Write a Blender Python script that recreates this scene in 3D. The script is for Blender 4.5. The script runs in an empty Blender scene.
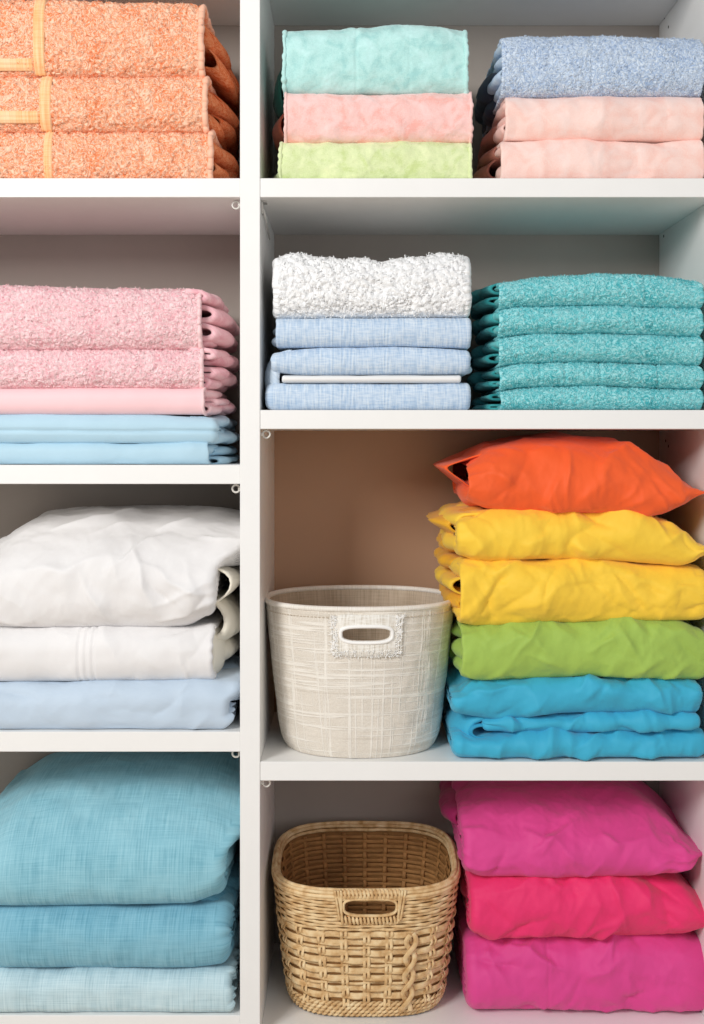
import bpy, math
import numpy as np

rng = np.random.default_rng(7)
C = bpy.context.scene.collection
PI = math.pi

# ------------------------------------------------------------------ scale
S = 0.00168          # metres per photo pixel on the plane of the shelf fronts (y = 0)
D = 2.0              # camera distance from the shelf fronts
HZ = 440             # eye level in the photo
ZH = 1.121           # eye height
DEPTH = 0.37


def ff(Y): return (D + Y) / D
def wx(px, Y=0.0): return (np.asarray(px, float) - 352) * S * ff(Y)
def wz(py, Y=0.0): return ZH + (HZ - np.asarray(py, float)) * S * ff(Y)


# ------------------------------------------------------------------ noise
_perm = np.random.default_rng(3).permutation(256)
_perm = np.concatenate([_perm, _perm, _perm])
_g = np.random.default_rng(5).normal(size=(256, 3))
_g /= np.linalg.norm(_g, axis=1)[:, None]


def noise3(x, y, z):
    x, y, z = np.broadcast_arrays(np.asarray(x, float), np.asarray(y, float), np.asarray(z, float))
    xi = np.floor(x).astype(int); yi = np.floor(y).astype(int); zi = np.floor(z).astype(int)
    xf = x - xi; yf = y - yi; zf = z - zi
    u = xf**3 * (xf * (xf * 6 - 15) + 10); v = yf**3 * (yf * (yf * 6 - 15) + 10); w = zf**3 * (zf * (zf * 6 - 15) + 10)
    out = 0
    for dx in (0, 1):
        for dy in (0, 1):
            for dz in (0, 1):
                h = _perm[(_perm[(_perm[(xi + dx) & 255] + yi + dy) & 255] + zi + dz) & 255]
                gr = _g[h]
                d = gr[..., 0] * (xf - dx) + gr[..., 1] * (yf - dy) + gr[..., 2] * (zf - dz)
                out = out + (u if dx else 1 - u) * (v if dy else 1 - v) * (w if dz else 1 - w) * d
    return out * 1.6


def fbm(x, y, z, o=3):
    a = 1; t = 0
    for i in range(o):
        t = t + a * noise3(x * 2**i + 9.1 * i, y * 2**i, z * 2**i); a *= .5
    return t


# ------------------------------------------------------------------ mesh helpers
class MB:
    def __init__(s): s.V = []; s.F = []; s.UV = []; s.NN = []; s.n = 0; s.custom = False

    def add(s, V, F, UV=None, NN=None):
        V = np.asarray(V, float).reshape(-1, 3)
        s.NN.append(np.zeros_like(V) if NN is None else NN); s.custom |= NN is not None
        if UV is None: UV = V[:, [0, 2]]
        s.V.append(V); s.UV.append(np.asarray(UV, float).reshape(-1, 2))
        for f in (F if isinstance(F, list) else [F]):
            f = np.asarray(f, int)
            if len(f): s.F.append(f + s.n)
        s.n += len(V)
        return s

    def build(s, name, mat, parent=None, smooth=True):
        V = np.concatenate(s.V); UV = np.concatenate(s.UV)
        q = parent
        while q is not None: V = V - np.array(q.location); q = q.parent
        me = bpy.data.meshes.new(name)
        cnt = sum(f.size for f in s.F); npoly = sum(len(f) for f in s.F)
        me.vertices.add(len(V)); me.vertices.foreach_set('co', V.ravel())
        me.loops.add(cnt); me.polygons.add(npoly)
        li = np.concatenate([f.ravel() for f in s.F])
        tot = np.concatenate([np.full(len(f), f.shape[1]) for f in s.F])
        st = np.concatenate([[0], np.cumsum(tot)[:-1]])
        me.loops.foreach_set('vertex_index', li)
        me.polygons.foreach_set('loop_start', st); me.polygons.foreach_set('loop_total', tot)
        me.polygons.foreach_set('use_smooth', np.full(npoly, smooth))
        me.update(calc_edges=True)
        uv = me.uv_layers.new(name='UVMap'); uv.data.foreach_set('uv', UV[li].ravel())
        if s.custom: me.normals_split_custom_set_from_vertices(np.concatenate(s.NN).tolist())
        me.materials.append(mat)
        o = bpy.data.objects.new(name, me); C.objects.link(o)
        if parent is not None: o.parent = parent
        return o


def gridfaces(n, m, wrap_m=False, wrap_n=False, base=0, flip=False):
    """vertex index i*m+j ; quads over i (n) and j (m)"""
    i = np.arange(n if wrap_n else n - 1); j = np.arange(m if wrap_m else m - 1)
    I, J = np.meshgrid(i, j, indexing='ij'); I2 = (I + 1) % n; J2 = (J + 1) % m
    q = np.stack([I * m + J, I2 * m + J, I2 * m + J2, I * m + J2], -1).reshape(-1, 4)
    if flip: q = q[:, ::-1]
    return q + base


def norm(v): return v / np.maximum(np.linalg.norm(v, axis=-1, keepdims=True), 1e-9)


def sweep(mb, P, A, B, ra, rb, closed=False, k=8, power=1.0):
    """elliptic section swept along P with frame A,B"""
    P = np.asarray(P, float); n = len(P)
    A = np.broadcast_to(np.asarray(A, float), P.shape); B = np.broadcast_to(np.asarray(B, float), P.shape)
    ra = np.broadcast_to(ra, (n,)); rb = np.broadcast_to(rb, (n,))
    t = np.arange(k) / k * 2 * PI
    c = np.sign(np.cos(t)) * abs(np.cos(t))**power; s_ = np.sign(np.sin(t)) * abs(np.sin(t))**power
    V = P[:, None] + A[:, None] * (ra[:, None] * c)[..., None] + B[:, None] * (rb[:, None] * s_)[..., None]
    L = np.concatenate([[0], np.cumsum(np.linalg.norm(np.diff(P, axis=0), axis=1))])
    UV = np.stack([np.broadcast_to(L[:, None], (n, k)), np.broadcast_to(t * .005, (n, k))], -1)
    F = [gridfaces(n, k, wrap_m=True, wrap_n=closed)]
    V = V.reshape(-1, 3); UV = UV.reshape(-1, 2)
    if not closed:
        V = np.concatenate([V, P[:1], P[-1:]]); UV = np.concatenate([UV, UV[:1], UV[-1:]])
        a = np.arange(k); b = (a + 1) % k
        F.append(np.stack([a, b, np.full(k, n * k)], 1)); F.append(np.stack([(n - 1) * k + b, (n - 1) * k + a, np.full(k, n * k + 1)], 1))
    mb.add(V, F, UV)


def frames(P, up=(0, 0, 1), closed=False):
    P = np.asarray(P, float)
    T = (np.roll(P, -1, 0) - np.roll(P, 1, 0)) if closed else np.gradient(P, axis=0)
    T = norm(T); A = norm(np.cross(T, np.broadcast_to(np.asarray(up, float), P.shape)) + 1e-7); B = np.cross(A, T)
    return A, B


def box(mb, x0, x1, y0, y1, z0, z1, bev=0.0008):
    """box with small chamfers"""
    b = bev; V = []; idx = {}
    for ix, x in enumerate((x0, x1)):
        for iy, y in enumerate((y0, y1)):
            for iz, z in enumerate((z0, z1)):
                sx, sy, sz = (1 if ix == 0 else -1), (1 if iy == 0 else -1), (1 if iz == 0 else -1)
                for a in range(3):
                    idx[ix, iy, iz, a] = len(V)
                    p = [x + b * sx, y + b * sy, z + b * sz]; p[a] = (x, y, z)[a]
                    V.append(p)
    F4 = []; F3 = []
    for s_ in (0, 1):
        F4.append([idx[s_, 0, 0, 0], idx[s_, 1, 0, 0], idx[s_, 1, 1, 0], idx[s_, 0, 1, 0]][::1 if s_ else -1])
        F4.append([idx[0, s_, 0, 1], idx[1, s_, 0, 1], idx[1, s_, 1, 1], idx[0, s_, 1, 1]][::-1 if s_ else 1])
        F4.append([idx[0, 0, s_, 2], idx[1, 0, s_, 2], idx[1, 1, s_, 2], idx[0, 1, s_, 2]][::1 if s_ else -1])
    for a in (0, 1):
        for b_ in (0, 1):
            F4.append([idx[a, b_, 0, 0], idx[a, b_, 1, 0], idx[a, b_, 1, 1], idx[a, b_, 0, 1]])
            F4.append([idx[a, 0, b_, 0], idx[a, 1, b_, 0], idx[a, 1, b_, 2], idx[a, 0, b_, 2]])
            F4.append([idx[0, a, b_, 1], idx[1, a, b_, 1], idx[1, a, b_, 2], idx[0, a, b_, 2]])
    for a in (0, 1):
        for b_ in (0, 1):
            for c in (0, 1): F3.append([idx[a, b_, c, 0], idx[a, b_, c, 1], idx[a, b_, c, 2]])
    mb.add(V, [np.array(F4), np.array(F3)])
    return mb


# ------------------------------------------------------------------ things
def thing(name, label, cat, loc, group=None):
    o = bpy.data.objects.new(name, None); C.objects.link(o)
    o.empty_display_size = .03
    o.location = loc; o['label'] = label; o['category'] = cat
    if group: o['group'] = group
    return o


# ------------------------------------------------------------------ materials
def lin(c):
    c = np.asarray(c, float) / 255
    r = np.where(c <= .04045, c / 12.92, ((c + .055) / 1.055)**2.4)
    return (*r, 1.0)


class NT:
    def __init__(s, name):
        s.m = bpy.data.materials.new(name); s.m.use_nodes = True
        s.t = s.m.node_tree; s.b = s.t.nodes['Principled BSDF']

    def n(s, typ, **kw):
        nd = s.t.nodes.new(typ)
        for k, v in kw.items():
            if k in nd.inputs: nd.inputs[k].default_value = v
            else: setattr(nd, k, v)
        return nd

    def l(s, a, b): s.t.links.new(a, b)

    def mapping(s, scale, src='UV'):
        tc = s.n('ShaderNodeTexCoord'); mp = s.n('ShaderNodeMapping'); mp.inputs['Scale'].default_value = scale
        s.l(tc.outputs[src], mp.inputs['Vector']); return mp.outputs[0]

    def ramp(s, fac, stops):
        r = s.n('ShaderNodeValToRGB'); e = r.color_ramp.elements
        while len(e) < len(stops): e.new(.5)
        for el, (p, c) in zip(e, stops): el.position = p; el.color = c if len(c) == 4 else (*c, 1)
        s.l(fac, r.inputs[0]); return r.outputs[0]

    def mix(s, fac, a, b, mode='MIX'):
        m = s.n('ShaderNodeMix', data_type='RGBA', blend_type=mode)
        for sock, val in ((m.inputs[0], fac), (m.inputs[6], a), (m.inputs[7], b)):
            if hasattr(val, 'is_linked') or isinstance(val, bpy.types.NodeSocket): s.l(val, sock)
            else: sock.default_value = val
        return m.outputs[2]

    def math(s, op, a, b=0.0):
        m = s.n('ShaderNodeMath', operation=op)
        for sock, val in ((m.inputs[0], a), (m.inputs[1], b)):
            if isinstance(val, bpy.types.NodeSocket): s.l(val, sock)
            else: sock.default_value = val
        return m.outputs[0]

    def bump(s, h, strength, dist, prev=None):
        b = s.n('ShaderNodeBump'); b.inputs['Strength'].default_value = strength; b.inputs['Distance'].default_value = dist
        s.l(h, b.inputs['Height'])
        if prev is not None: s.l(prev, b.inputs['Normal'])
        return b.outputs[0]


_cache = {}


def fabric(name, col, kind='cotton', dark=None, light=None, sheen=0.15):
    if name in _cache: return _cache[name]
    M = NT(name); b = M.b
    c = lin(col)
    dk = lin(dark) if dark is not None else tuple(np.array(c[:3]) * .8) + (1,)
    lt = lin(light) if light is not None else tuple(np.minimum(1, np.array(c[:3]) * 1.12)) + (1,)
    b.inputs['Roughness'].default_value = .9
    b.inputs['Specular IOR Level'].default_value = .15
    b.inputs['Sheen Weight'].default_value = sheen
    b.inputs['Sheen Roughness'].default_value = .6
    uv = M.mapping((1, 1, 1))
    if kind == 'terry':
        b.inputs['Sheen Weight'].default_value = 0.0; b.inputs['Specular IOR Level'].default_value = 0.0
        n1 = M.n('ShaderNodeTexNoise', Scale=95.0, Detail=1.5, Distortion=2.2); M.l(uv, n1.inputs['Vector'])
        n2 = M.n('ShaderNodeTexNoise', Scale=24.0, Detail=3.0); M.l(uv, n2.inputs['Vector'])
        rd = M.math('MULTIPLY', M.math('ABSOLUTE', M.math('SUBTRACT', n1.outputs[0], .5)), 5.0)
        f = M.math('ADD', M.math('MULTIPLY', rd, .75), M.math('MULTIPLY', n2.outputs[0], .35))
        M.l(M.ramp(f, [(.16, dk), (.34, c), (.62, lt)]), b.inputs['Base Color'])
        M.l(M.bump(rd, .5, .003), b.inputs['Normal'])
    elif kind == 'linen':
        wa = M.n('ShaderNodeTexNoise', Scale=1.0, Detail=3.0); M.l(M.mapping((420, 14, 1)), wa.inputs['Vector'])
        we = M.n('ShaderNodeTexNoise', Scale=1.0, Detail=3.0); M.l(M.mapping((14, 520, 1)), we.inputs['Vector'])
        big = M.n('ShaderNodeTexNoise', Scale=14.0, Detail=3.0); M.l(uv, big.inputs['Vector'])
        f = M.math('ADD', M.math('MULTIPLY', wa.outputs[0], .42), M.math('MULTIPLY', we.outputs[0], .28))
        f = M.math('ADD', f, M.math('MULTIPLY', big.outputs[0], .3))
        M.l(M.ramp(f, [(.36, dk), (.5, c), (.63, lt)]), b.inputs['Base Color'])
        M.l(M.bump(f, .5, .002), b.inputs['Normal'])
    elif kind == 'waffle':
        wa = M.n('ShaderNodeTexNoise', Scale=1.0, Detail=2.0); M.l(M.mapping((330, 25, 1)), wa.inputs['Vector'])
        we = M.n('ShaderNodeTexNoise', Scale=1.0, Detail=2.0); M.l(M.mapping((60, 300, 1)), we.inputs['Vector'])
        f = M.math('ADD', M.math('MULTIPLY', wa.outputs[0], .6), M.math('MULTIPLY', we.outputs[0], .4))
        M.l(M.ramp(f, [(.36, dk), (.5, c), (.62, lt)]), b.inputs['Base Color'])
        M.l(M.bump(f, .8, .003), b.inputs['Normal'])
    elif kind == 'plush':
        n1 = M.n('ShaderNodeTexNoise', Scale=420.0, Detail=2.0); M.l(uv, n1.inputs['Vector'])
        n2 = M.n('ShaderNodeTexNoise', Scale=32.0, Detail=5.0, Distortion=.8); M.l(uv, n2.inputs['Vector'])
        f = M.math('ADD', M.math('MULTIPLY', n1.outputs[0], .25), M.math('MULTIPLY', n2.outputs[0], .75))
        M.l(M.ramp(f, [(.38, dk), (.5, c), (.64, lt)]), b.inputs['Base Color'])
        M.l(M.bump(f, .5, .002), b.inputs['Normal'])
    else:
        b.inputs['Roughness'].default_value = .62; b.inputs['Specular IOR Level'].default_value = .35
        n1 = M.n('ShaderNodeTexNoise', Scale=900.0, Detail=1.0); M.l(uv, n1.inputs['Vector'])
        n2 = M.n('ShaderNodeTexNoise', Scale=9.0, Detail=3.0); M.l(uv, n2.inputs['Vector'])
        M.l(M.ramp(n2.outputs[0], [(.35, tuple(np.array(c[:3]) * .95) + (1,)), (.65, c)]), b.inputs['Base Color'])
        M.l(M.bump(n1.outputs[0], .12, .0006), b.inputs['Normal'])
    _cache[name] = M.m
    return M.m


def plain(name, col, rough=.5, spec=.4, metal=0.0, noise=.03, scale=30):
    if name in _cache: return _cache[name]
    M = NT(name); b = M.b; c = np.array(lin(col)[:3])
    b.inputs['Roughness'].default_value = rough; b.inputs['Specular IOR Level'].default_value = spec
    b.inputs['Metallic'].default_value = metal
    n = M.n('ShaderNodeTexNoise', Scale=scale, Detail=3.0); M.l(M.mapping((1, 1, 1), 'Object'), n.inputs['Vector'])
    M.l(M.ramp(n.outputs[0], [(.3, tuple(c * (1 - noise)) + (1,)), (.7, tuple(np.minimum(1, c * (1 + noise))) + (1,))]), b.inputs['Base Color'])
    _cache[name] = M.m
    return M.m


# ------------------------------------------------------------------ displacement recipes  f(x, s, y, z) -> metres along normal
def d_terry(amp=.0022, seed=0, curl=170, big=.002):
    def f(x, s, y, z):
        w = noise3(x * 60 + seed, s * 60, seed * 1.7) * .012
        n = noise3((x + w) * curl, (s - w) * curl, seed + .5)
        n2 = noise3((x - w) * curl * 2.1, (s + w) * curl * 2.1, seed + 4.5)
        r = 1 - np.minimum(1, abs(n) * 3.2)
        return amp * (.4 - 1.3 * r**1.5 + .35 * n2) + big * noise3(x * 22 + seed, s * 22, 3.1)
    return f


def d_soft(amp=.002, seed=0, f0=12):
    def f(x, s, y, z): return amp * fbm(x * f0 + seed, s * f0, seed * .7, 3)
    return f


def d_crumple(amp=.006, seed=0, ang=35, f0=13, aniso=2.4, fine=.45, low=.004):
    a = math.radians(ang)

    def ridge(x, s, sd, ang_, fr):
        ca, sa = math.cos(ang_), math.sin(ang_)
        w = fbm(x * fr * .6 + sd, s * fr * .6, sd, 2) * .45 / fr
        p = (x + w) * ca + (s - w) * sa; q = -(x + w) * sa + (s + w) * ca
        n = noise3(p * fr / aniso, q * fr, sd * 2.3 + 7)
        return np.maximum(0, 1 - abs(n) * 1.9)**1.35

    def f(x, s, y, z):
        m1 = np.clip(.7 + 1.2 * noise3(x * 7 + seed, s * 7, seed + 11), .25, 1.1)
        m2 = np.clip(.7 + 1.2 * noise3(x * 8 + seed, s * 8, seed + 31), .25, 1.1)
        h = amp * m1 * ridge(x, s, seed + 1, a, f0) + amp * .9 * m2 * ridge(x, s, seed + 2, -a * .8 - .2, f0 * 1.15)
        h = h + amp * fine * m2 * ridge(x, s, seed + 3, a + .7, f0 * 2.2) + amp * fine * m1 * ridge(x, s, seed + 5, -a + .3, f0 * 2.6)
        h = h + amp * fine * .35 * ridge(x, s, seed + 8, a + .2, f0 * 5.2)
        return h - amp * .8 + low * noise3(x * 9 + seed, s * 9, seed + 3.3)
    return f


def d_creases(n=16, amp=.006, seed=0, ang=45, spread=22, ls=(.05, .14), ws=(.0035, .016), ymax=.05, neg=.35):
    """separate sharp-crested creases scattered over the front of a cloth block"""
    def f(x, s, y, z):
        r = np.random.default_rng(seed + 500)
        x0, x1 = x.min(), x.max(); fr = y < y.min() + ymax; s0, s1 = s[fr].min(), s[fr].max()
        wxp = x + .010 * fbm(x * 14 + seed, s * 14, seed + .3, 2); wsp = s + .010 * fbm(x * 14 + 31, s * 14, seed + .9, 2)
        h = np.zeros_like(x)
        for i in range(n):
            cx, cs = r.uniform(x0, x1), r.uniform(s0, s1)
            a_ = math.radians(r.normal(ang, spread)) * r.choice([-1, 1]); L = r.uniform(*ls) / 2
            w1 = r.uniform(*ws); w2 = r.uniform(*ws) * 1.6; A = amp * r.uniform(.45, 1.25) * (-.8 if r.random() < neg else 1)
            dx, ds = wxp - cx, wsp - cs
            al = dx * math.cos(a_) + ds * math.sin(a_); ac = -dx * math.sin(a_) + ds * math.cos(a_)
            e = np.sqrt(ac * ac + 1.2e-6); w = np.where(ac > 0, w1, w2) * (1 + .5 * al / L)
            w = np.maximum(w, .0025)
            h = h + A * np.exp(-e / w) * np.clip(1 - (al / L)**2, 0, 1)**1.2
        return h
    return f


def d_groove(xs, depth=.0015, w=.0014):
    def f(x, s, y, z):
        h = 0 * x
        for g in xs: h = h - depth * np.exp(-((x - g) / w)**2)
        return h
    return f


def d_sgroove(zs, depth=.006, w=.004, wob=.003):
    """crease running along x on the front face at height z (world)"""
    def f(x, s, y, z):
        h = 0 * x
        for g in zs: h = h - depth * np.exp(-((z - g + wob * noise3(x * 14, 3.3, g * 10)) / w)**2)
        return h
    return f


# ------------------------------------------------------------------ folded textile body
def smooth_poly(px, pts):
    pts = sorted(pts); X = np.array([p[0] for p in pts], float); Y = np.array([p[1] for p in pts], float)
    if len(pts) == 1: return np.full_like(px, Y[0], dtype=float)
    v = np.interp(px, X, Y)
    span = (px.max() - px.min()); k = max(1, int(len(px) * min(.12, 14 / span)))
    ker = np.hanning(2 * k + 3)[1:-1]; ker /= ker.sum()
    pad = np.concatenate([2 * v[0] - v[k:0:-1], v, 2 * v[-1] - v[-2:-k - 2:-1]])
    out = np.convolve(pad, ker, 'valid')
    return out[:len(v)]


def sstep(a, b, v):
    t = np.clip((v - a) / (b - a), 0, 1); return t * t * (3 - 2 * t)


class Body:
    """closed folded-cloth block: rounded profile in y-z, extruded in x"""
    def __init__(s, x0, x1, top, bot, yf, depth=.30, ct=(.02, .45), cb=(.02, .45), res=.002, resb=.008,
                 disp=(), endL=('wrap', .006, .02), endR=('wrap', .006, .02), jit=.0015, seed=0, bulge=.003,
                 yfun=None, lean=0.0, frontw=.05, sh0=None, sh1=None, rest=None):
        s.yf = yf; f = ff(yf)
        W = (x1 - x0) * S * f
        nu = max(24, int(W / res)); s.nu = nu
        u = np.linspace(0, 1, nu); px = x0 + u * (x1 - x0); s.px = px
        zt = wz(smooth_poly(px, top), yf + min(.4 * ct[0], .016)); zb = wz(smooth_poly(px, bot), yf + min(.4 * cb[0], .016))
        if rest is not None: zb = np.full(nu, float(wz(rest)) + .0006)
        Hm = float(np.mean(zt - zb))
        # profile polyline : back-bottom -> front -> back-top -> back
        ryb, rzb = cb; ryt, rzt = ct
        a = np.linspace(0, PI / 2, 40)
        pts = [[(depth, 0), ]]
        pts.append(np.stack([ryb * (1 - np.sin(a)), rzb * (1 - np.cos(a))], 1))
        zz = np.linspace(rzb, 1 - rzt, 12)[1:-1]
        pts.append(np.stack([0 * zz, zz], 1))
        pts.append(np.stack([ryt * (1 - np.cos(a)), 1 - rzt + rzt * np.sin(a)], 1))
        pts.append([(depth, 1.0)])
        pts = np.concatenate([np.asarray(p, float) for p in pts])
        pts[:, 0] -= bulge * np.sin(np.clip(pts[:, 1], 0, 1) * PI)
        q = pts * [1, Hm]
        L = np.concatenate([[0], np.cumsum(np.linalg.norm(np.diff(q, axis=0), axis=1))])
        # sample spacing: fine near the front
        dense = np.linspace(0, L[-1], 6000); yd = np.interp(dense, L, q[:, 0])
        dl = np.where(yd < frontw, res, resb); cum = np.concatenate([[0], np.cumsum((dense[1] - dense[0]) / dl[1:])])
        ns = int(cum[-1]) + 2
        sv = np.interp(np.linspace(0, cum[-1], ns), cum, dense)
        py = np.interp(sv, L, pts[:, 0]); pz = np.interp(sv, L, pts[:, 1])
        # back closing with a few points
        nb = max(3, int(Hm / .012)); bz = np.linspace(1, 0, nb + 2)[1:-1]
        py = np.concatenate([py, np.full(nb, depth)]); pz = np.concatenate([pz, bz])
        sl = np.concatenate([sv, L[-1] + (1 - bz) * Hm])
        s.ns = len(py); s.sl = sl; s.py = py; s.pz = pz; s.Hm = Hm
        Y = yf + py[None] + np.zeros((nu, 1))
        if yfun is not None: Y = Y + yfun(u, px)[:, None] * (1 - py[None] / depth)
        Z = zb[:, None] + pz[None] * (zt - zb)[:, None]
        Y = Y + lean * pz[None]
        je = np.zeros((nu, s.ns))
        j0 = jit * fbm(sl * 45 + seed, 1.3, seed + .1, 2); j1 = jit * fbm(sl * 45 + seed, 7.3, seed + .1, 2)
        X = wx(px, yf)[:, None] + (1 - u)[:, None]**6 * j0[None] + u[:, None]**6 * j1[None]
        if sh1 is not None: X = X + (np.clip((u - .5) / .5, 0, 1)**1.6)[:, None] * sh1(py, pz)[None] * S
        if sh0 is not None: X = X + (np.clip((.5 - u) / .5, 0, 1)**1.6)[:, None] * sh0(py, pz)[None] * S
        P = np.stack([X + 0 * Y, Y, Z], -1)
        s.N = s.normals(P)
        SS = np.broadcast_to(sl[None], X.shape); XX = np.broadcast_to(X, Y.shape)
        h = 0
        for d in disp: h = h + d(XX, SS, Y, Z)
        s.h0 = h
        s.P0 = P
        backmask = np.clip((depth - .02 - py) / .04, 0, 1)[None]
        backmask = backmask * (1 - .8 * sstep(.6, .95, -s.N[..., 2]))   # undersides lie flat on what carries them
        s.P = P + s.N * (np.asarray(h) * backmask)[..., None] if not np.isscalar(h) else P
        s.SS = SS; s.XX = XX
        s.ends = (endL, endR); s.depth = depth
        s.zt = zt; s.zb = zb
        s.N = s.normals(s.P)

    def normals(s, P):
        du = np.gradient(P, axis=0); dv = np.roll(P, -1, 1) - np.roll(P, 1, 1)
        return norm(np.cross(dv, du))*-1 if False else norm(np.cross(du, dv)) * s.sgn(du, dv, P)

    def sgn(s, du, dv, P):
        n = np.cross(du, dv); i = P.shape[0] // 2
        j = int(np.argmin(P[i, :, 1]))
        return -1.0 if n[i, j, 1] > 0 else 1.0

    def mesh(s, mb):
        nu, ns = s.nu, s.ns
        UV = np.stack([s.XX, s.SS], -1)
        rings = [s.P[i] for i in range(0)]
        V = s.P; 

        def end(i, e, sg):
            R = []; base = s.P[i]; c = base.mean(0)
            cen = np.array([0, s.yf + s.depth * .5, (base[:, 2].max() + base[:, 2].min()) / 2])
            hy = s.depth * .5; hz = max(1e-4, (base[:, 2].max() - base[:, 2].min()) / 2)
            def scaled(d, dx):
                r = base.copy()
                r[:, 1] = cen[1] + (base[:, 1] - cen[1]) * max(.02, 1 - d / hy)
                r[:, 2] = cen[2] + (base[:, 2] - cen[2]) * max(.02, 1 - d / hz)
                r[:, 0] += dx * sg
                return r
            kind, t, rec = e; t = min(t, hz * .6)
            if kind == 'wrap':
                R += [scaled(t * .15, t * .28), scaled(t * .5, t * .4), scaled(t * .85, t * .25), scaled(t, -t * .1), scaled(t * 1.1, -rec * .8)]
                d0, x0_, bias = t * 1.1, -rec * .8, -rec * .25
            else:
                r2 = min(t, hz * .7)
                for a in np.linspace(0, PI / 2, 7)[1:]: R.append(scaled(r2 * (1 - math.cos(a)), t * math.sin(a)))
                d0, x0_, bias = r2, t, 0.0
            nl = max(1, int((hz * .92 - d0) / .009)); am = min(.003, (hz * .92 - d0) * .4)
            for k in range(1, nl * 6 + 1):
                q = k / (nl * 6); ph_ = q * nl * 2 * PI
                R.append(scaled(d0 + (hz * .92 - d0) * q, x0_ + bias * q - am * (1 - math.cos(ph_)) * (.8 + .4 * math.sin(k))))
            return R
        L = end(0, s.ends[0], -1)[::-1]; Rr = end(nu - 1, s.ends[1], 1)
        allr = L + [s.P[i] for i in range(nu)] + Rr
        uvr = [UV[0]] * len(L) + [UV[i] for i in range(nu)] + [UV[-1]] * len(Rr)
        A = np.stack(allr); U = np.stack(uvr); n = len(A)
        V = np.concatenate([A.reshape(-1, 3), [(A[0].min(0) + A[0].max(0)) / 2], [(A[-1].min(0) + A[-1].max(0)) / 2]]); U = np.concatenate([U.reshape(-1, 2), U[0][:1], U[-1][:1]])
        q = gridfaces(n, ns, wrap_m=True)
        j = np.arange(ns); j2 = (j + 1) % ns
        t0 = np.stack([j2, j, np.full(ns, n * ns)], 1); t1 = np.stack([(n - 1) * ns + j, (n - 1) * ns + j2, np.full(ns, n * ns + 1)], 1)
        # orientation: make normals point outward
        if s.sgn(np.gradient(s.P, axis=0), np.roll(s.P, -1, 1) - np.roll(s.P, 1, 1), s.P) < 0:
            q = q[:, ::-1]; t0 = t0[:, ::-1]; t1 = t1[:, ::-1]
        mb.add(V, [q, t0, t1], U)

    def tufts(s, mb, n, length=.004, width=.0011, ymax=.04, lean=.9, seed=1, dens=.16):
        r = np.random.default_rng(seed); n = int(n * dens)
        ok = np.where(s.py < ymax)[0]; ok = ok[(ok > 0) & (ok < s.ns - 2)]
        i = r.uniform(0, s.nu - 1.001, n); j = r.choice(ok, n); fj = r.uniform(0, 1, n)
        i0 = i.astype(int); fi = i - i0
        p = (s.P[i0, j] * ((1 - fi) * (1 - fj))[:, None] + s.P[i0 + 1, j] * (fi * (1 - fj))[:, None]
             + s.P[i0, j + 1] * ((1 - fi) * fj)[:, None] + s.P[i0 + 1, j + 1] * (fi * fj)[:, None])
        N = s.N[i0, j]
        # coherent combing direction + random
        ang = 3.5 * fbm(p[:, 0] * 26, p[:, 2] * 26, p[:, 1] * 26 + seed, 2) * 2 + r.normal(0, .8, n)
        t1 = norm(np.cross(N, np.array([0.0, .3, 1.0]))); t2 = np.cross(N, t1)
        tang = t1 * np.cos(ang)[:, None] + t2 * np.sin(ang)[:, None]
        l = length * r.uniform(.55, 1.25, n)[:, None]; w = width * r.uniform(.7, 1.3, n)[:, None]
        side = norm(np.cross(N, tang))
        base = p - N * .0008
        mid = base + N * l * .62 + tang * l * .25 * lean
        tip = base + N * l * .72 + tang * l * .95 * lean
        o3 = [N * .9 - tang * .3, -N * .35 + side * .9, -N * .35 - side * .9]
        V = np.stack([base + o * w for o in o3] + [mid + o * w * .95 for o in o3] + [tip], 1)
        k = np.arange(n)[:, None, None] * 7
        q = (k + np.array([[0, 1, 4, 3], [1, 2, 5, 4], [2, 0, 3, 5]])).reshape(-1, 4); t = (k + np.array([[3, 4, 6], [4, 5, 6], [5, 3, 6]])).reshape(-1, 3)
        d1 = np.cross(V[:, 1] - V[:, 0], V[:, 3] - V[:, 0]); 
        if np.mean(np.sum(d1 * (V[:, 0] + V[:, 1] - 2 * base), 1)) < 0: q = q[:, ::-1]; t = t[:, ::-1]
        uv = np.stack([s.XX[i0, j], s.SS[i0, j]], -1)
        UV = np.repeat(uv[:, None], 7, 1)
        mb.add(V.reshape(-1, 3), [q, t], UV.reshape(-1, 2))

    def patch(s, mb, px0, px1, z0, z1, off=.0015, yy=.06, thick=.0015, ribs=0):
        """a thin strip lying on the body between px0..px1 and relative heights z0..z1 (front side)"""
        i0 = int(np.argmin(abs(s.px - px0))); i1 = int(np.argmin(abs(s.px - px1)))
        fr = np.where((s.py < yy) & (s.pz >= z0 - 1e-6) & (s.pz <= z1 + 1e-6))[0]
        fr = fr[(fr > 0) & (fr < s.ns - 1)]; j0, j1 = fr.min(), fr.max()
        P = s.P0[i0:i1 + 1, j0:j1 + 1]; N = s.normals(s.P0)[i0:i1 + 1, j0:j1 + 1]
        n, m = P.shape[:2]
        o = np.full((n, m), off)
        if ribs:
            long_u = (px1 - px0) * S > s.Hm * (z1 - z0)
            c = np.linspace(0, 1, m)[None] if long_u else np.linspace(0, 1, n)[:, None]
            o = o + .0009 * np.cos(c * 2 * PI * ribs)
        edge = np.zeros((n, m), bool); edge[0] = edge[-1] = True; edge[:, 0] = edge[:, -1] = True
        o = np.where(edge, -.001, o)
        mb.add((P + N * o[..., None]).reshape(-1, 3), gridfaces(n, m), np.stack([s.XX[i0:i1 + 1, j0:j1 + 1], s.SS[i0:i1 + 1, j0:j1 + 1]], -1).reshape(-1, 2))

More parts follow.
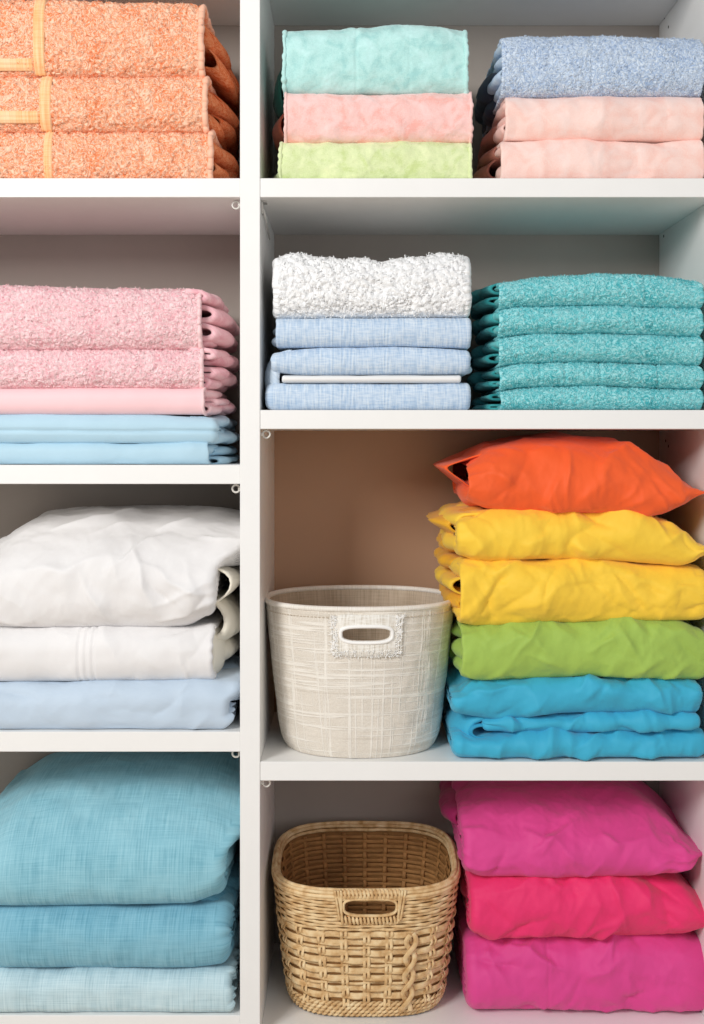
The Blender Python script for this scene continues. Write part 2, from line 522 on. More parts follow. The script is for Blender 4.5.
    def edge_path(s, right=True, ymax=.2, dx=0.0):
        i = s.nu - 1 if right else 0
        ok = np.where(s.py < ymax)[0]; ok = ok[(ok > 2) & (ok < s.ns - 2)]
        # only bottom->front->top portion
        b = s.P[i, ok].copy(); b[:, 0] += dx
        return b


def tongue(mb, x_root, x_nose, z_lo, z_hi, y0, y1, t=.0038, wob=.004, droop=0.0, seed=0, n=30, taper_y=.013, puff=.35, frontcut=.3, lift=0.0, disp=.0014, wedge=0.0):
    """a folded edge of cloth whose nose points along x, running back in y (world units)"""
    d = 1.0 if x_nose > x_root else -1.0
    L0 = abs(x_nose - x_root); h = z_hi - z_lo; zc = (z_lo + z_hi) / 2
    y = np.linspace(0, 1, n); k = 11
    ph = np.linspace(PI / 2, -PI / 2, k)
    r = min(L0 * .6, h * .75 + .004)
    Ly = L0 * (1 - frontcut * (1 - np.clip(y / .25, 0, 1))**2) + wob * fbm(y * 5 + seed, seed * 1.9, .3, 3) - taper_y * y**2
    zw = wob * .6 * fbm(y * 4 + seed * 2, 5.1, .7, 2)
    hy = h * (1 + puff * noise3(y * 4 + seed, 9.1, .2))
    cx = np.concatenate([[0, .5], [None] * 0])
    def ring(hh, shrink):
        xs = np.concatenate([np.zeros((n, 1)), (Ly - r)[:, None] * .5 + np.zeros((n, 1)), (Ly - r)[:, None] + np.cos(ph)[None] * np.maximum(r - shrink, .0005),
                             (Ly - r)[:, None] * .5 + np.zeros((n, 1)), np.zeros((n, 1))], 1)
        zs = np.concatenate([np.ones((n, 2)), np.sin(ph)[None] + np.zeros((n, 1)), -np.ones((n, 2))], 1) * (hh / 2)[:, None]
        return xs, zs
    xo, zo = ring(hy, 0); xi, zi = ring(np.maximum(hy - 2 * t, .0004), t)
    m = xo.shape[1]
    def pos(xs, zs):
        Y = (y0 + (y1 - y0) * y)[:, None] + 0 * xs
        Z = zc + zs + zw[:, None] * (xs / L0) - droop * (np.maximum(xs, 0) / L0)**1.6 + lift * y[:, None]
        if wedge: Z = zc + (Z - zc + droop * (np.maximum(xs, 0) / L0)**1.6) * (1 - wedge * np.clip(xs / L0, 0, 1)**.9) - droop * (np.maximum(xs, 0) / L0)**1.1
        if disp: Z = Z + disp * fbm(xs * 30 + seed, Y * 30, seed, 2) * np.sign(zs) 
        return np.stack([x_root + d * xs, Y, Z], -1)
    O = pos(xo, zo); I = pos(xi, zi)
    A = np.concatenate([O, I[:, ::-1]], 1); M_ = A.shape[1]
    F = [gridfaces(n, M_, wrap_m=True)]
    j = np.arange(m - 1)
    caps = np.stack([j, j + 1, M_ - 2 - j, M_ - 1 - j], 1)
    F.append(caps); F.append(caps[:, ::-1] + (n - 1) * M_)
    if d < 0: F = [f[:, ::-1] for f in F]
    mb.add(A.reshape(-1, 3), F, np.stack([A[..., 1], A[..., 2] + A[..., 0]], -1).reshape(-1, 2))


# ------------------------------------------------------------------ make one folded item
def item(name, label, cat, mat, x0, x1, top, bot, yf, group=None, part='folded_cloth', tuft=None, folds=(), hems=(), patches=(), **kw):
    B = Body(x0, x1, top, bot, yf, **kw)
    base = (float(wx((x0 + x1) / 2, yf)), yf + kw.get('depth', .30) / 2, float(B.zb.min()))
    root = thing(name, label, cat, base, group)
    mb = MB(); B.mesh(mb)
    if tuft: B.tufts(mb, **tuft)
    mb.build(part, mat, root)
    for f in folds:
        # (px_root, px_nose, py_top, py_bot, y0, y1, material, dict)
        pr, pn, pt, pb, ya, yb, m, o = f
        o = dict(o); pname = o.pop('name', 'folded_edge'); lab = o.pop('label', None)
        mb = MB(); Y = ya
        tongue(mb, float(wx(pr, Y)), float(wx(pn, Y)), float(wz(pb, Y)), float(wz(pt, Y)), ya, yb, **o)
        ob = mb.build(pname, m, root)
        if lab: ob['label'] = lab
    for right, rad, m in hems:
        mb = MB(); P = B.edge_path(right, .16, dx=(-.001 if right else .001))
        A, Bn = frames(P, up=(1, 0, 0)); w = 1 + .25 * fbm(np.arange(len(P)) * .25, 3.3, rad * 100, 2)
        sweep(mb, P, A, Bn, rad * w, rad * 1.2 * w, k=8)
        mb.build('hem', m, root)
    for pname, m, args in patches:
        mb = MB(); B.patch(mb, **args); mb.build(pname, m, root)
    return B, root


# ==================================================================== SHELVING
WHITE = plain('white_laminate', (243, 242, 240), .45, .35, noise=.008)
BACKM = plain('hardboard_back_shade_grey', (172, 162, 154), .7, .2, noise=.02, scale=6)  # white back darkened to grey, standing in for the shadow inside
DARK = plain('dark_peg_hole', (50, 45, 42), .9, .1)
PINM = plain('clear_plastic_pin', (225, 222, 216), .25, .6)

XL, XD0, XD1, XR = -206, 240, 260, 716
TOPZ = float(wz(-51))
unit = thing('shelving_unit', 'tall white open shelving unit divided into two bays of stacked linens', 'shelving unit', (float(wx(250)), DEPTH / 2, 0.0))
T = 19 * S


def panel(name, x0, x1, y0, y1, z0, z1, mat=WHITE, bev=.0008):
    mb = MB(); box(mb, x0, x1, y0, y1, z0, z1, bev); return mb.build(name, mat, unit, smooth=False)


panel('side_panel', wx(XL) - T, wx(XL), 0, DEPTH, 0, TOPZ + T)
panel('side_panel', wx(XR), wx(XR) + T, 0, DEPTH, 0, TOPZ + T)
panel('divider', wx(XD0), wx(XD1), 0, DEPTH, 0, TOPZ)
panel('top_panel', wx(XL), wx(XR), 0, DEPTH, TOPZ, TOPZ + T)
LSH = [(178, 197), (465, 484), (732, 752), (1016, 1036)]
RSH = [(178, 197), (410, 429), (762, 781), (1036, 1056)]
for a, b in LSH: panel('shelf', wx(XL), wx(XD0), .0015, DEPTH, wz(b), wz(a))
for a, b in RSH: panel('shelf', wx(XD1), wx(XR), .0015, DEPTH, wz(b), wz(a))
BACKW = plain('hardboard_back_bounce_tan', (190, 152, 124), .7, .2, noise=.02, scale=6)  # tan colour carries the warm bounce from the orange and yellow bedding
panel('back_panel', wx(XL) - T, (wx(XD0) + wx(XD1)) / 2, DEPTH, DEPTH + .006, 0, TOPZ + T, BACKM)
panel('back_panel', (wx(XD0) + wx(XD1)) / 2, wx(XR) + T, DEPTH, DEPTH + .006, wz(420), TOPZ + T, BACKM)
panel('back_panel', (wx(XD0) + wx(XD1)) / 2, wx(XR) + T, DEPTH, DEPTH + .006, wz(772), wz(420), BACKW)
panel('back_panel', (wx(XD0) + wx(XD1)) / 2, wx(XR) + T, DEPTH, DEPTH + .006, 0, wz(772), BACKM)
panel('plinth', wx(XL), wx(XD0), .04, .055, 0, wz(1036))
panel('plinth', wx(XD1), wx(XR), .04, .055, 0, wz(1056))


def pin(px, side, zpx, Y):
    """little shelf support pin sticking out of a panel just under a shelf"""
    x = float(wx(px)); z = float(wz(zpx)); mb = MB(); d = side
    cx_, cz_ = x + d * .0092, z - .0088
    sweep(mb, np.array([[x - d * .002, Y, cz_], [x + d * .003, Y, cz_], [x + d * .0055, Y, cz_]]), (0, 1, 0), (0, 0, 1), .0034, .0034, k=12)
    t = np.linspace(0, 2 * PI, 28, endpoint=False)
    R = np.stack([cx_ + .0062 * np.cos(t), Y + 0 * t, cz_ + .0062 * np.sin(t)], 1)
    A, B_ = frames(R, (0, 1, 0), True); sweep(mb, R, A, B_, .0017, .0024, True, 8)
    mb.build('shelf_pin', PINM, unit)


for py_ in (197, 484, 752): pin(XD0, -1, py_, .025)
for py_ in (429, 781): pin(XD1, 1, py_, .02)
# angled metal bracket under the upper right shelf
mb = MB()
x = float(wx(XD1)); z = float(wz(197))
box(mb, x, x + .0022, .03, .055, z - .022, z - .0005, .0004)
box(mb, x, x + .0085, .03, .055, z - .0026, z - .0004, .0004)
P = np.array([[x + .003, .04, z - .014], [x + .004, .1, z - .026], [x + .004, .17, z - .042]])
sweep(mb, P, *frames(P), .0016, .0016, k=6)
mb.build('shelf_bracket', PINM, unit)


def hole(px_wall, d, Y, zpx):
    x = float(wx(px_wall)); z = float(wz(zpx)); mb = MB(); t = np.linspace(0, 2 * PI, 16, endpoint=False)
    V = np.concatenate([[[x + d * .0004, Y, z]], np.stack([np.full(16, x + d * .0004), Y + .0026 * np.cos(t), z + .0026 * np.sin(t)], 1),
                        np.stack([np.full(16, x - d * .0004), Y + .003 * np.cos(t), z + .003 * np.sin(t)], 1)])
    j = np.arange(16); F3 = np.stack([np.zeros(16, int), 1 + j, 1 + (j + 1) % 16], 1)
    mb.add(V, [F3, np.stack([1 + j, 17 + j, 17 + (j + 1) % 16, 1 + (j + 1) % 16], 1)]); mb.build('peg_hole', DARK, unit)


hole(XR, -1, .33, -60 + 8); hole(XR, -1, .335, 202); 
hole(XR, -1, .3, -35); hole(XR, -1, .32, 441); hole(XR, -1, .30, 447)

# room behind and below
mb = MB(); box(mb, -3, 3, -4.5, DEPTH + .02, -.05, -.0005, .001); o = mb.build('floor', plain('pale_wood_floor', (205, 190, 172), .6), None, False); o['kind'] = 'structure'
mb = MB(); box(mb, -3, 3, DEPTH + .02, DEPTH + .1, -.05, 2.8, .001); o = mb.build('wall_back', plain('painted_wall', (232, 229, 224), .9), None, False); o['kind'] = 'structure'

# ==================================================================== LEFT BAY
Y0 = .018
# ---- orange terry towels
OR = fabric('orange_terry', (253, 184, 146), 'terry', (240, 128, 76), (255, 212, 184), .3)
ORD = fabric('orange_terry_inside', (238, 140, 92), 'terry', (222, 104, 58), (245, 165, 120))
ORH = fabric('orange_hem', (255, 196, 166), 'cotton')
ORB = fabric('orange_band', (255, 202, 150), 'linen', (250, 176, 114), (255, 216, 176))
_dt = [d_terry(.0034, 1, 105), d_terry(.0034, 12, 105), d_terry(.0034, 23, 105)]
tf = dict(n=9000, length=.0036, width=.0008, ymax=.03)
xe = wx
item('folded_towel', 'fluffy orange terry towel, bottom of the three on the upper left shelf', 'towel', OR, -92, 211,
     [(-92, 131), (211, 131)], [(-92, 179.6), (211, 179.6)], Y0, 'orange terry towels', part='terry_cloth', tuft=dict(tf, seed=1),
     rest=178, disp=[_dt[0]], endR=('wrap', .009, .02), seed=1, ct=(.022, .42), cb=(.014, .3),
     hems=[(True, .0042, ORH)], patches=[('woven_band', ORB, dict(px0=44, px1=53, z0=0.02, z1=1, yy=.1, off=.0035, ribs=2))],
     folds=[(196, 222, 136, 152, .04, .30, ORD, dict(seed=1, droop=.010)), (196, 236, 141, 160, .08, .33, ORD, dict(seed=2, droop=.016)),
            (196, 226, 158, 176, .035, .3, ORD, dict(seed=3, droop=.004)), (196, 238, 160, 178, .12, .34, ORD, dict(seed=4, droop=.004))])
item('folded_towel', 'fluffy orange terry towel, middle of the three on the upper left shelf', 'towel', OR, -96, 206,
     [(-96, 76), (206, 76)], [(-96, 131.5), (206, 131.5)], Y0, 'orange terry towels', part='terry_cloth', tuft=dict(tf, seed=2, n=10000),
     disp=[_dt[1]], endR=('wrap', .009, .02), seed=2, ct=(.022, .4), cb=(.02, .35),
     hems=[(True, .0042, ORH)], patches=[('woven_band', ORB, dict(px0=40, px1=51, z0=0.02, z1=1, yy=.1, off=.0035, ribs=2)),
                                         ('woven_band', ORB, dict(px0=-90, px1=40, z0=.12, z1=.36, yy=.05, off=.0035, ribs=3))],
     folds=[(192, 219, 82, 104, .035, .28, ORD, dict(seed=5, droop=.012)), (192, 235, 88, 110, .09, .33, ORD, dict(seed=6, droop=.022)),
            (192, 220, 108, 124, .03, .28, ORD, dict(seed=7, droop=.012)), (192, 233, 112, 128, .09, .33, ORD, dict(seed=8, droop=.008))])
item('folded_towel', 'thick fluffy orange terry towel on top of the pile on the upper left shelf', 'towel', OR, -100, 202,
     [(-100, -3), (40, -2), (190, 2), (202, 6)], [(-100, 76.5), (202, 76.5)], Y0, 'orange terry towels', part='terry_cloth', tuft=dict(tf, seed=3, n=14000),
     disp=[_dt[2]], endR=('wrap', .009, .02), seed=3, ct=(.022, .3), cb=(.022, .3),
     hems=[(True, .0045, ORH)], patches=[('woven_band', ORB, dict(px0=33, px1=45, z0=0.02, z1=1, yy=.1, off=.0035, ribs=2)),
                                         ('woven_band', ORB, dict(px0=-90, px1=33, z0=.06, z1=.22, yy=.05, off=.0035, ribs=3))],
     folds=[(188, 214, 12, 36, .03, .28, ORD, dict(seed=9, droop=.03)), (188, 226, 20, 46, .07, .32, ORD, dict(seed=10, droop=.03)),
            (188, 233, 38, 62, .06, .33, ORD, dict(seed=11, droop=.052)), (188, 240, 44, 70, .13, .34, ORD, dict(seed=12, droop=.05))])

# ---- pink towels and blue sheets
PK = fabric('pink_terry', (250, 206, 210), 'terry', (238, 174, 184), (253, 222, 224), .3)
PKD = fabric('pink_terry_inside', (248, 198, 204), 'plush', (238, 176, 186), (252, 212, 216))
PKC = fabric('pink_cotton', (254, 210, 214), 'cotton')
PKH = fabric('pink_hem', (253, 214, 216), 'cotton')
SKY = fabric('sky_cotton', (184, 217, 234), 'cotton')
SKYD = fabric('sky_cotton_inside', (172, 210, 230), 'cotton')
item('folded_sheet', 'thin pale blue cotton sheet lying directly on the second left shelf', 'sheet', SKY, -110, 208,
     [(-110, 443), (208, 443)], [(-110, 465.0), (208, 465.0)], Y0, 'pale blue sheets', res=.0035,
     rest=465, disp=[d_soft(.0012, 3), d_crumple(.0012, 4, 20, 16)], endR=('wrap', .004, .012), jit=.004, seed=4, ct=(.012, .4), cb=(.01, .35),
     folds=[(190, 214, 444, 455, .03, .3, SKY, dict(seed=1, wob=.007)), (190, 229, 448, 456, .06, .33, SKYD, dict(seed=2, wob=.006)), (190, 212, 455, 464, .03, .3, SKY, dict(seed=3, wob=.006)), (190, 231, 457, 464, .05, .33, SKYD, dict(seed=4, wob=.006))])
item('folded_sheet', 'pale blue cotton sheet in two layers, directly under the thin pink cloth', 'sheet', SKY, -110, 210,
     [(-110, 414), (150, 414), (212, 418)], [(-110, 443.3), (210, 443.3)], Y0, 'pale blue sheets', res=.003,
     disp=[d_soft(.0015, 7), d_sgroove([float(wz(431, Y0))], .005, .0022, .002)], endR=('round', .012, 0), jit=.004, seed=5, ct=(.014, .4), cb=(.01, .4),
     folds=[(190, 226, 416, 428, .035, .32, SKY, dict(seed=5, wob=.006)), (190, 231, 431, 443, .04, .33, SKY, dict(seed=6, wob=.006)), (190, 220, 427, 434, .03, .3, SKYD, dict(seed=16, wob=.006))])
item('folded_cloth', 'smooth thin rose pink cotton cloth between the terry towels and blue sheets', 'cloth', PKC, -110, 204,
     [(-110, 388), (204, 388)], [(-110, 414.3), (204, 414.6)], Y0, res=.003,
     disp=[d_soft(.0012, 9)], endR=('wrap', .005, .014), jit=.003, seed=6, ct=(.014, .4), cb=(.012, .4), hems=[(True, .0022, PKH)],
     folds=[(190, 217, 389, 398, .03, .3, PKC, dict(t=.005, seed=7, wob=.007)), (190, 226, 398, 405, .05, .32, PKD, dict(t=.0085, seed=8, wob=.008)), (190, 219, 404, 414, .03, .3, PKC, dict(t=.005, seed=9, wob=.008)), (190, 230, 402, 412, .08, .33, PKD, dict(t=.0085, seed=19, wob=.006))])
item('folded_towel', 'fluffy light pink terry towel, thinner one under the thick pink towel', 'towel', PK, -110, 202,
     [(-110, 350), (202, 349)], [(-110, 388.5), (202, 388.5)], Y0, 'pink terry towels', part='terry_cloth', tuft=dict(tf, seed=4, n=8000),
     disp=[d_terry(.0028, 31, 125)], endR=('wrap', .007, .018), seed=7, ct=(.02, .42), cb=(.018, .4), hems=[(True, .003, PKH)],
     folds=[(190, 224, 347, 358, .03, .3, PKD, dict(t=.0085, seed=10, wob=.008, droop=.004)), (190, 233, 350, 364, .06, .33, PKD, dict(t=.0085, seed=11, wob=.008, droop=.004)), (190, 228, 366, 378, .035, .3, PKD, dict(t=.0085, seed=12, wob=.006)), (190, 218, 376, 388, .03, .3, PKD, dict(t=.0085, seed=13, wob=.006)), (190, 232, 372, 384, .09, .33, PKD, dict(t=.0085, seed=23, wob=.006))])
item('folded_towel', 'thick fluffy light pink terry towel on top of the second left shelf pile', 'towel', PK, -112, 200,
     [(-112, 284), (20, 285), (100, 288), (190, 288), (202, 291)], [(-112, 350), (202, 349.5)], Y0, 'pink terry towels', part='terry_cloth', tuft=dict(tf, seed=5, n=12000),
     disp=[d_terry(.0028, 41, 125)], endR=('wrap', .007, .018), seed=8, ct=(.03, .3), cb=(.022, .34), hems=[(True, .003, PKH)],
     folds=[(186, 218, 288, 302, .025, .3, PKD, dict(t=.0085, seed=14, wob=.006, droop=.004)), (188, 230, 304, 322, .035, .33, PKD, dict(t=.0085, seed=15, wob=.006, droop=.008)), (188, 230, 322, 340, .035, .33, PKD, dict(t=.0085, seed=16, wob=.006, droop=.008)), (194, 216, 336, 346, .045, .3, PKD, dict(t=.0085, seed=17, wob=.005)), (188, 227, 330, 346, .1, .33, PKD, dict(t=.0085, seed=18, wob=.005))])

# ---- white pillow, white duvet, light blue bedding
WH = fabric('white_cotton', (238, 236, 236), 'cotton')
WHI = fabric('cream_cotton_inside', (243, 236, 220), 'cotton')
PB = fabric('powder_blue_cotton', (196, 213, 230), 'cotton')
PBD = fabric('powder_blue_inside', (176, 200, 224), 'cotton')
item('folded_bedding', 'light blue cotton bedding folded under the white duvet on the third left shelf', 'bedding', PB, -20, 219,
     [(-20, 683), (219, 681)], [(-20, 732.4), (219, 732.4)], Y0 - .010, res=.003, depth=.32,
     rest=732, disp=[d_soft(.002, 21), d_crumple(.0014, 22, 25, 10), d_creases(18, .005, 22, 35)], endR=('round', .015, 0), jit=.003, seed=9, ct=(.03, .5), cb=(.012, .22), sh1=lambda y, z: 14 * sstep(.55, 1, z) + 7 * sstep(.3, .12, z) - 4 * sstep(.15, 0, z),
     folds=[(195, 229, 684, 726, .05, .32, PB, dict(seed=20, wob=.008, droop=-.004, name='corner_flap', t=.004)), (200, 239, 676, 712, .09, .33, PBD, dict(seed=21, wob=.006, droop=-.02, name='corner_flap', t=.004))])
item('folded_duvet', 'white cotton duvet with piped seams folded beneath the white pillow', 'duvet', WH, -20, 210,
     [(-20, 628), (210, 627)], [(-20, 683.4), (210, 681.6)], Y0, res=.0028, depth=.32,
     disp=[d_soft(.0025, 24), d_crumple(.0014, 25, 60, 10), d_creases(18, .0045, 25, 60), d_groove([float(wx(q, Y0)) for q in (79, 86, 93)], .003, .0022)],
     endR=('wrap', .012, .03), jit=.004, seed=10, ct=(.035, .45), cb=(.03, .45),
     folds=[(196, 222, 630, 680, .05, .31, WHI, dict(seed=22, wob=.005, name='folded_layer', t=.006)), (198, 238, 598, 640, .07, .33, WHI, dict(seed=23, wob=.006, droop=.012, name='folded_layer', t=.008)),
            (198, 236, 636, 664, .09, .33, WHI, dict(seed=24, wob=.006, name='folded_layer', droop=.006))])
item('pillow', 'plump white pillow in a wrinkled cotton case on the third left shelf', 'pillow', WH, -16, 206,
     [(-16, 542), (5, 524), (40, 518), (110, 515), (180, 517), (206, 526)], [(-16, 630), (170, 630), (190, 628), (206, 618)], Y0, res=.0028, depth=.33, resb=.005,
     disp=[d_soft(.004, 26, 9), d_crumple(.0022, 29, 48, 9, 3.0, .25), d_creases(34, .0085, 29, 40, ymax=.2, ls=(.06, .2)), d_crumple(.0014, 30, 50, 22, 2.8, .4)], endR=('round', .016, 0), endL=('round', .02, 0), jit=.002, seed=11,
     ct=(.2, .62), cb=(.05, .3), frontw=.2, part='pillow_case', sh1=lambda y, z: 34 * sstep(.5, .92, z) - 4 * sstep(.25, 0, z),
     folds=[(188, 239, 566, 612, .045, .33, WHI, dict(seed=25, wob=.004, droop=-.012, name='case_opening', t=.004, frontcut=.15, wedge=.2))])

# ---- blue linen cushions
def linen(n, c): return fabric(n, c, 'linen', tuple(np.array(c) - [26, 22, 20]), tuple(np.minimum(255, np.array(c) + [18, 14, 12])))
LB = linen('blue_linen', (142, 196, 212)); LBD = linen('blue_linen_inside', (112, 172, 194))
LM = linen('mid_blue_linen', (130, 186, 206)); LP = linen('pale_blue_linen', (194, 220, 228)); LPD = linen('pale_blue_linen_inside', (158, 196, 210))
item('folded_cushion', 'pale blue linen cushion, lightest and lowest of three on the bottom left shelf', 'cushion', LP, -26, 226,
     [(-26, 972), (226, 972)], [(-26, 1016.4), (226, 1016.4)], Y0 - .014, res=.003, depth=.32, group='blue linen cushions', part='linen_cover',
     rest=1016, disp=[d_soft(.0025, 31), d_crumple(.0018, 32, 70, 12)], endR=('round', .01, 0), jit=.008, seed=12, ct=(.03, .42), cb=(.012, .22),
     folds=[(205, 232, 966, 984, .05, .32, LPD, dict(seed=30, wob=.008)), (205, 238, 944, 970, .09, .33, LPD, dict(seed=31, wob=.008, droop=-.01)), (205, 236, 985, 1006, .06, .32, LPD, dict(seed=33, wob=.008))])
item('folded_cushion', 'mid blue linen cushion with rounded front, middle of three on the bottom left shelf', 'cushion', LM, -26, 216,
     [(-26, 910), (216, 909)], [(-26, 972.5), (190, 972.5), (216, 969)], Y0 - .010, res=.003, depth=.32, group='blue linen cushions', part='linen_cover',
     disp=[d_soft(.003, 34), d_crumple(.0018, 35, 70, 11)], endR=('round', .022, 0), jit=.004, seed=13, ct=(.05, .45), cb=(.045, .5),
     folds=[(200, 234, 898, 934, .06, .32, LBD, dict(seed=34, wob=.006, droop=-.006, t=.006)), (200, 228, 930, 956, .05, .32, LM, dict(seed=35, wob=.006)), (200, 240, 880, 912, .11, .33, LBD, dict(seed=36, wob=.006, droop=-.01))])
item('folded_cushion', 'large plump blue linen cushion on top of the bottom left shelf pile', 'cushion', LB, -26, 212,
     [(-26, 820), (0, 802), (45, 795), (120, 793), (190, 796), (216, 811)], [(-26, 911), (40, 911), (190, 908.5), (214, 899)], Y0 - .010, res=.0028, depth=.33, resb=.005, group='blue linen cushions', part='linen_cover',
     disp=[d_soft(.004, 36, 9), d_crumple(.0018, 37, 70, 10)], endR=('round', .02, 0), endL=('round', .02, 0), jit=.003, seed=14,
     ct=(.23, .72), cb=(.05, .26), frontw=.24, sh1=lambda y, z: 22 * sstep(.35, .95, z),
     folds=[(196, 228, 850, 886, .035, .31, LB, dict(seed=37, wob=.005, name='seam_flap', t=.006)), (196, 238, 818, 862, .1, .33, LB, dict(seed=38, wob=.005, droop=-.008, name='seam_flap', t=.005))])

# ==================================================================== RIGHT BAY, TOP SHELF
def plush(n, c, d=None, l=None): return fabric(n, c, 'plush', d or tuple(np.array(c) - [22, 16, 18]), l or tuple(np.minimum(255, np.array(c) + [14, 10, 12])), .35)
MINT = plush('mint_plush', (186, 232, 228), (164, 216, 214)); MINTD = fabric('mint_shade_green', (52, 116, 104), 'cotton')  # deep green paints the shadow on the mint towel's recessed fold
CORAL = plush('coral_plush', (252, 204, 198), (250, 182, 172)); CORALD = fabric('coral_shade_rust', (206, 116, 92), 'cotton')  # rust colour holds the deep shadow on the coral towel's rear fold
LIME = plush('lime_plush', (224, 236, 182), (206, 222, 154))


def scallop(mb, B, right, rad, seed):
    P = B.edge_path(right, .12); n = len(P)
    L = np.concatenate([[0], np.cumsum(np.linalg.norm(np.diff(P, axis=0), axis=1))])
    Q = np.interp
    m = int(L[-1] / .0022); l = np.linspace(0, L[-1], m); P = np.stack([np.interp(l, L, P[:, k]) for k in range(3)], 1)
    w = .55 + .55 * abs(noise3(l * 75, 1.1, seed)) + .25 * noise3(l * 30, 4.1, seed)
    sg = 1 if right else -1
    P[:, 0] += sg * rad * .35 * w
    A, Bn = frames(P, up=(1, 0, 0)); sweep(mb, P, A, Bn, rad * w, rad * 1.25 * w, k=8)


def rolled(label, mat, x0, x1, top, bot, seed, rad, folds, yf=Y0, grooves=(), **kw):
    B, root = item('folded_towel', label, 'towel', mat, x0, x1, top, bot, yf, 'pastel towels on the top right shelf', part='plush_cloth', res=.0022,
                   disp=[d_soft(.0022, seed, 20), d_terry(.0007, seed, 240, .0012), d_crumple(.0016, seed + 2, 30, 18)] + ([d_groove([float(wx(g, yf)) for g in grooves], .0012, .001)] if grooves else []),
                   seed=seed, folds=folds, **kw)
    for right in (False, True):
        mb = MB(); scallop(mb, B, right, rad, seed + right); mb.build('frilled_edge', mat, root)
    return B, root


rolled('pale lime green towel under the coral one on the top right shelf', LIME, 281, 470, [(281, 142), (470, 141)], [(281, 179.5), (470, 179.5)], 51, .0035,
       [(300, 272, 168, 178, .03, .28, LIME, dict(seed=1, wob=.004)), (300, 276, 146, 158, .04, .28, LIME, dict(seed=2, wob=.004))], ct=(.02, .42), cb=(.015, .35), rest=178)
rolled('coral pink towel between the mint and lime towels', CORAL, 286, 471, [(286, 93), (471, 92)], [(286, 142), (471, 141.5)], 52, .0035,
       [(300, 270, 106, 140, .09, .3, CORALD, dict(seed=3, wob=.004, droop=.008, label='folded edge coloured rust for deep shade'))], ct=(.022, .42), cb=(.02, .4))
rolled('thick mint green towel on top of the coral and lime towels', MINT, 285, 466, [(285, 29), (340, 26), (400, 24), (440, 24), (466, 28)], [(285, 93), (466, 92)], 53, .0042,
       [(300, 271, 62, 112, .12, .3, MINTD, dict(seed=4, wob=.004, droop=.012, label='folded edge coloured dark green for deep shade'))], ct=(.03, .4), cb=(.024, .34), grooves=(356, 357.5, 410), yf=Y0)

BT = fabric('dusty_blue_terry', (198, 215, 238), 'terry', (160, 184, 218), (218, 231, 246), .3)
BTL = fabric('light_blue_edge', (190, 212, 236), 'plush', (170, 196, 224), (204, 222, 240)); NAVY = fabric('blue_terry_shade_navy', (54, 66, 92), 'cotton')  # navy puts deep shadow into the colour of the blue towel's rear folds
PCH = fabric('peach_pink_plush', (254, 218, 208), 'plush', (252, 206, 194), (255, 226, 218), .3); PCHD = fabric('peach_shade_brown', (176, 112, 96), 'cotton'); PCHL = fabric('peach_pink_edge', (250, 206, 196), 'cotton')  # brown rose is the shadow of the peach rear folds, set as colour
for k, (lab, ya, yb, xs, fo) in enumerate([
    ('peach pink towel lying on the top right shelf beneath another pink one', 139, 179.5, 503,
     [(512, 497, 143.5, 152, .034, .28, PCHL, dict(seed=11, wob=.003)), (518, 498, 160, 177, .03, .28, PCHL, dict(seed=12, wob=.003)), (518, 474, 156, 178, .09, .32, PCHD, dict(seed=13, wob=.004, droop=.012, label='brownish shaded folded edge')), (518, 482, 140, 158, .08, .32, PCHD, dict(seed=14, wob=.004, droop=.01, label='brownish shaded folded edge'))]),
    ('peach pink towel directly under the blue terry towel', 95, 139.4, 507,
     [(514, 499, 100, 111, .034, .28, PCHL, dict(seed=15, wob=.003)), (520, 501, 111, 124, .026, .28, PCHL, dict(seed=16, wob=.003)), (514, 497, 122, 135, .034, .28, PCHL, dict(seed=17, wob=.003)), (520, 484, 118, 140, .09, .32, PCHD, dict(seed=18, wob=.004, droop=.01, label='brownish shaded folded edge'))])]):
    item('folded_towel', lab, 'towel', PCH, xs, 703, [(xs, ya), (703, ya)], [(xs, yb), (703, yb)], Y0, 'peach pink towels', part='plush_cloth', res=.0026,
         rest=178 if k == 0 else None, disp=[d_soft(.0018, 61 + k, 16), d_crumple(.0012, 64 + 3 * k, 55, 14, 2.5), d_creases(16, .0024, 64 + k, 55, ymax=.03)], endL=('wrap', .007, .016), seed=20 + k, ct=(.022, .45), cb=(.02, .4), folds=fo,
         )
item('folded_towel', 'dusty blue terry towel on top of the two peach pink towels', 'towel', BT, 503, 703, [(503, 37), (520, 34), (600, 34), (703, 37)], [(503, 96), (703, 95)], Y0, part='terry_cloth',
     tuft=dict(tf, n=10000, seed=6), disp=[d_terry(.0022, 71, 140, .003), d_groove([float(wx(592, Y0))], .002, .0016)], endL=('wrap', .007, .016), seed=24, ct=(.03, .36), cb=(.024, .34),
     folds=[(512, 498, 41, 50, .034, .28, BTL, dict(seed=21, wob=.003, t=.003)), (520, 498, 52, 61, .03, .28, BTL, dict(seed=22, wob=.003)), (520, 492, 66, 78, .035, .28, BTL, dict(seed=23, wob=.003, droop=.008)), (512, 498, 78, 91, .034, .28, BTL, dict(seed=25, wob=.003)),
            (520, 481, 62, 92, .10, .32, NAVY, dict(seed=26, wob=.004, droop=.012, label='folded edge coloured navy for deep shade')), (520, 487, 84, 112, .12, .32, NAVY, dict(seed=27, wob=.003, droop=.012, label='folded edge coloured navy for deep shade'))])

# ==================================================================== RIGHT BAY, SECOND SHELF
WF = fabric('white_plush', (252, 252, 252), 'terry', (246, 246, 248), (254, 254, 254), .3)
BW = fabric('blue_woven', (198, 216, 236), 'waffle', (170, 196, 224), (218, 231, 244)); BWC = fabric('blue_woven_edge', (202, 220, 238), 'waffle', (178, 202, 228), (218, 231, 244))
WC = fabric('white_piping_cotton', (244, 243, 242), 'cotton')
yb_ = Y0
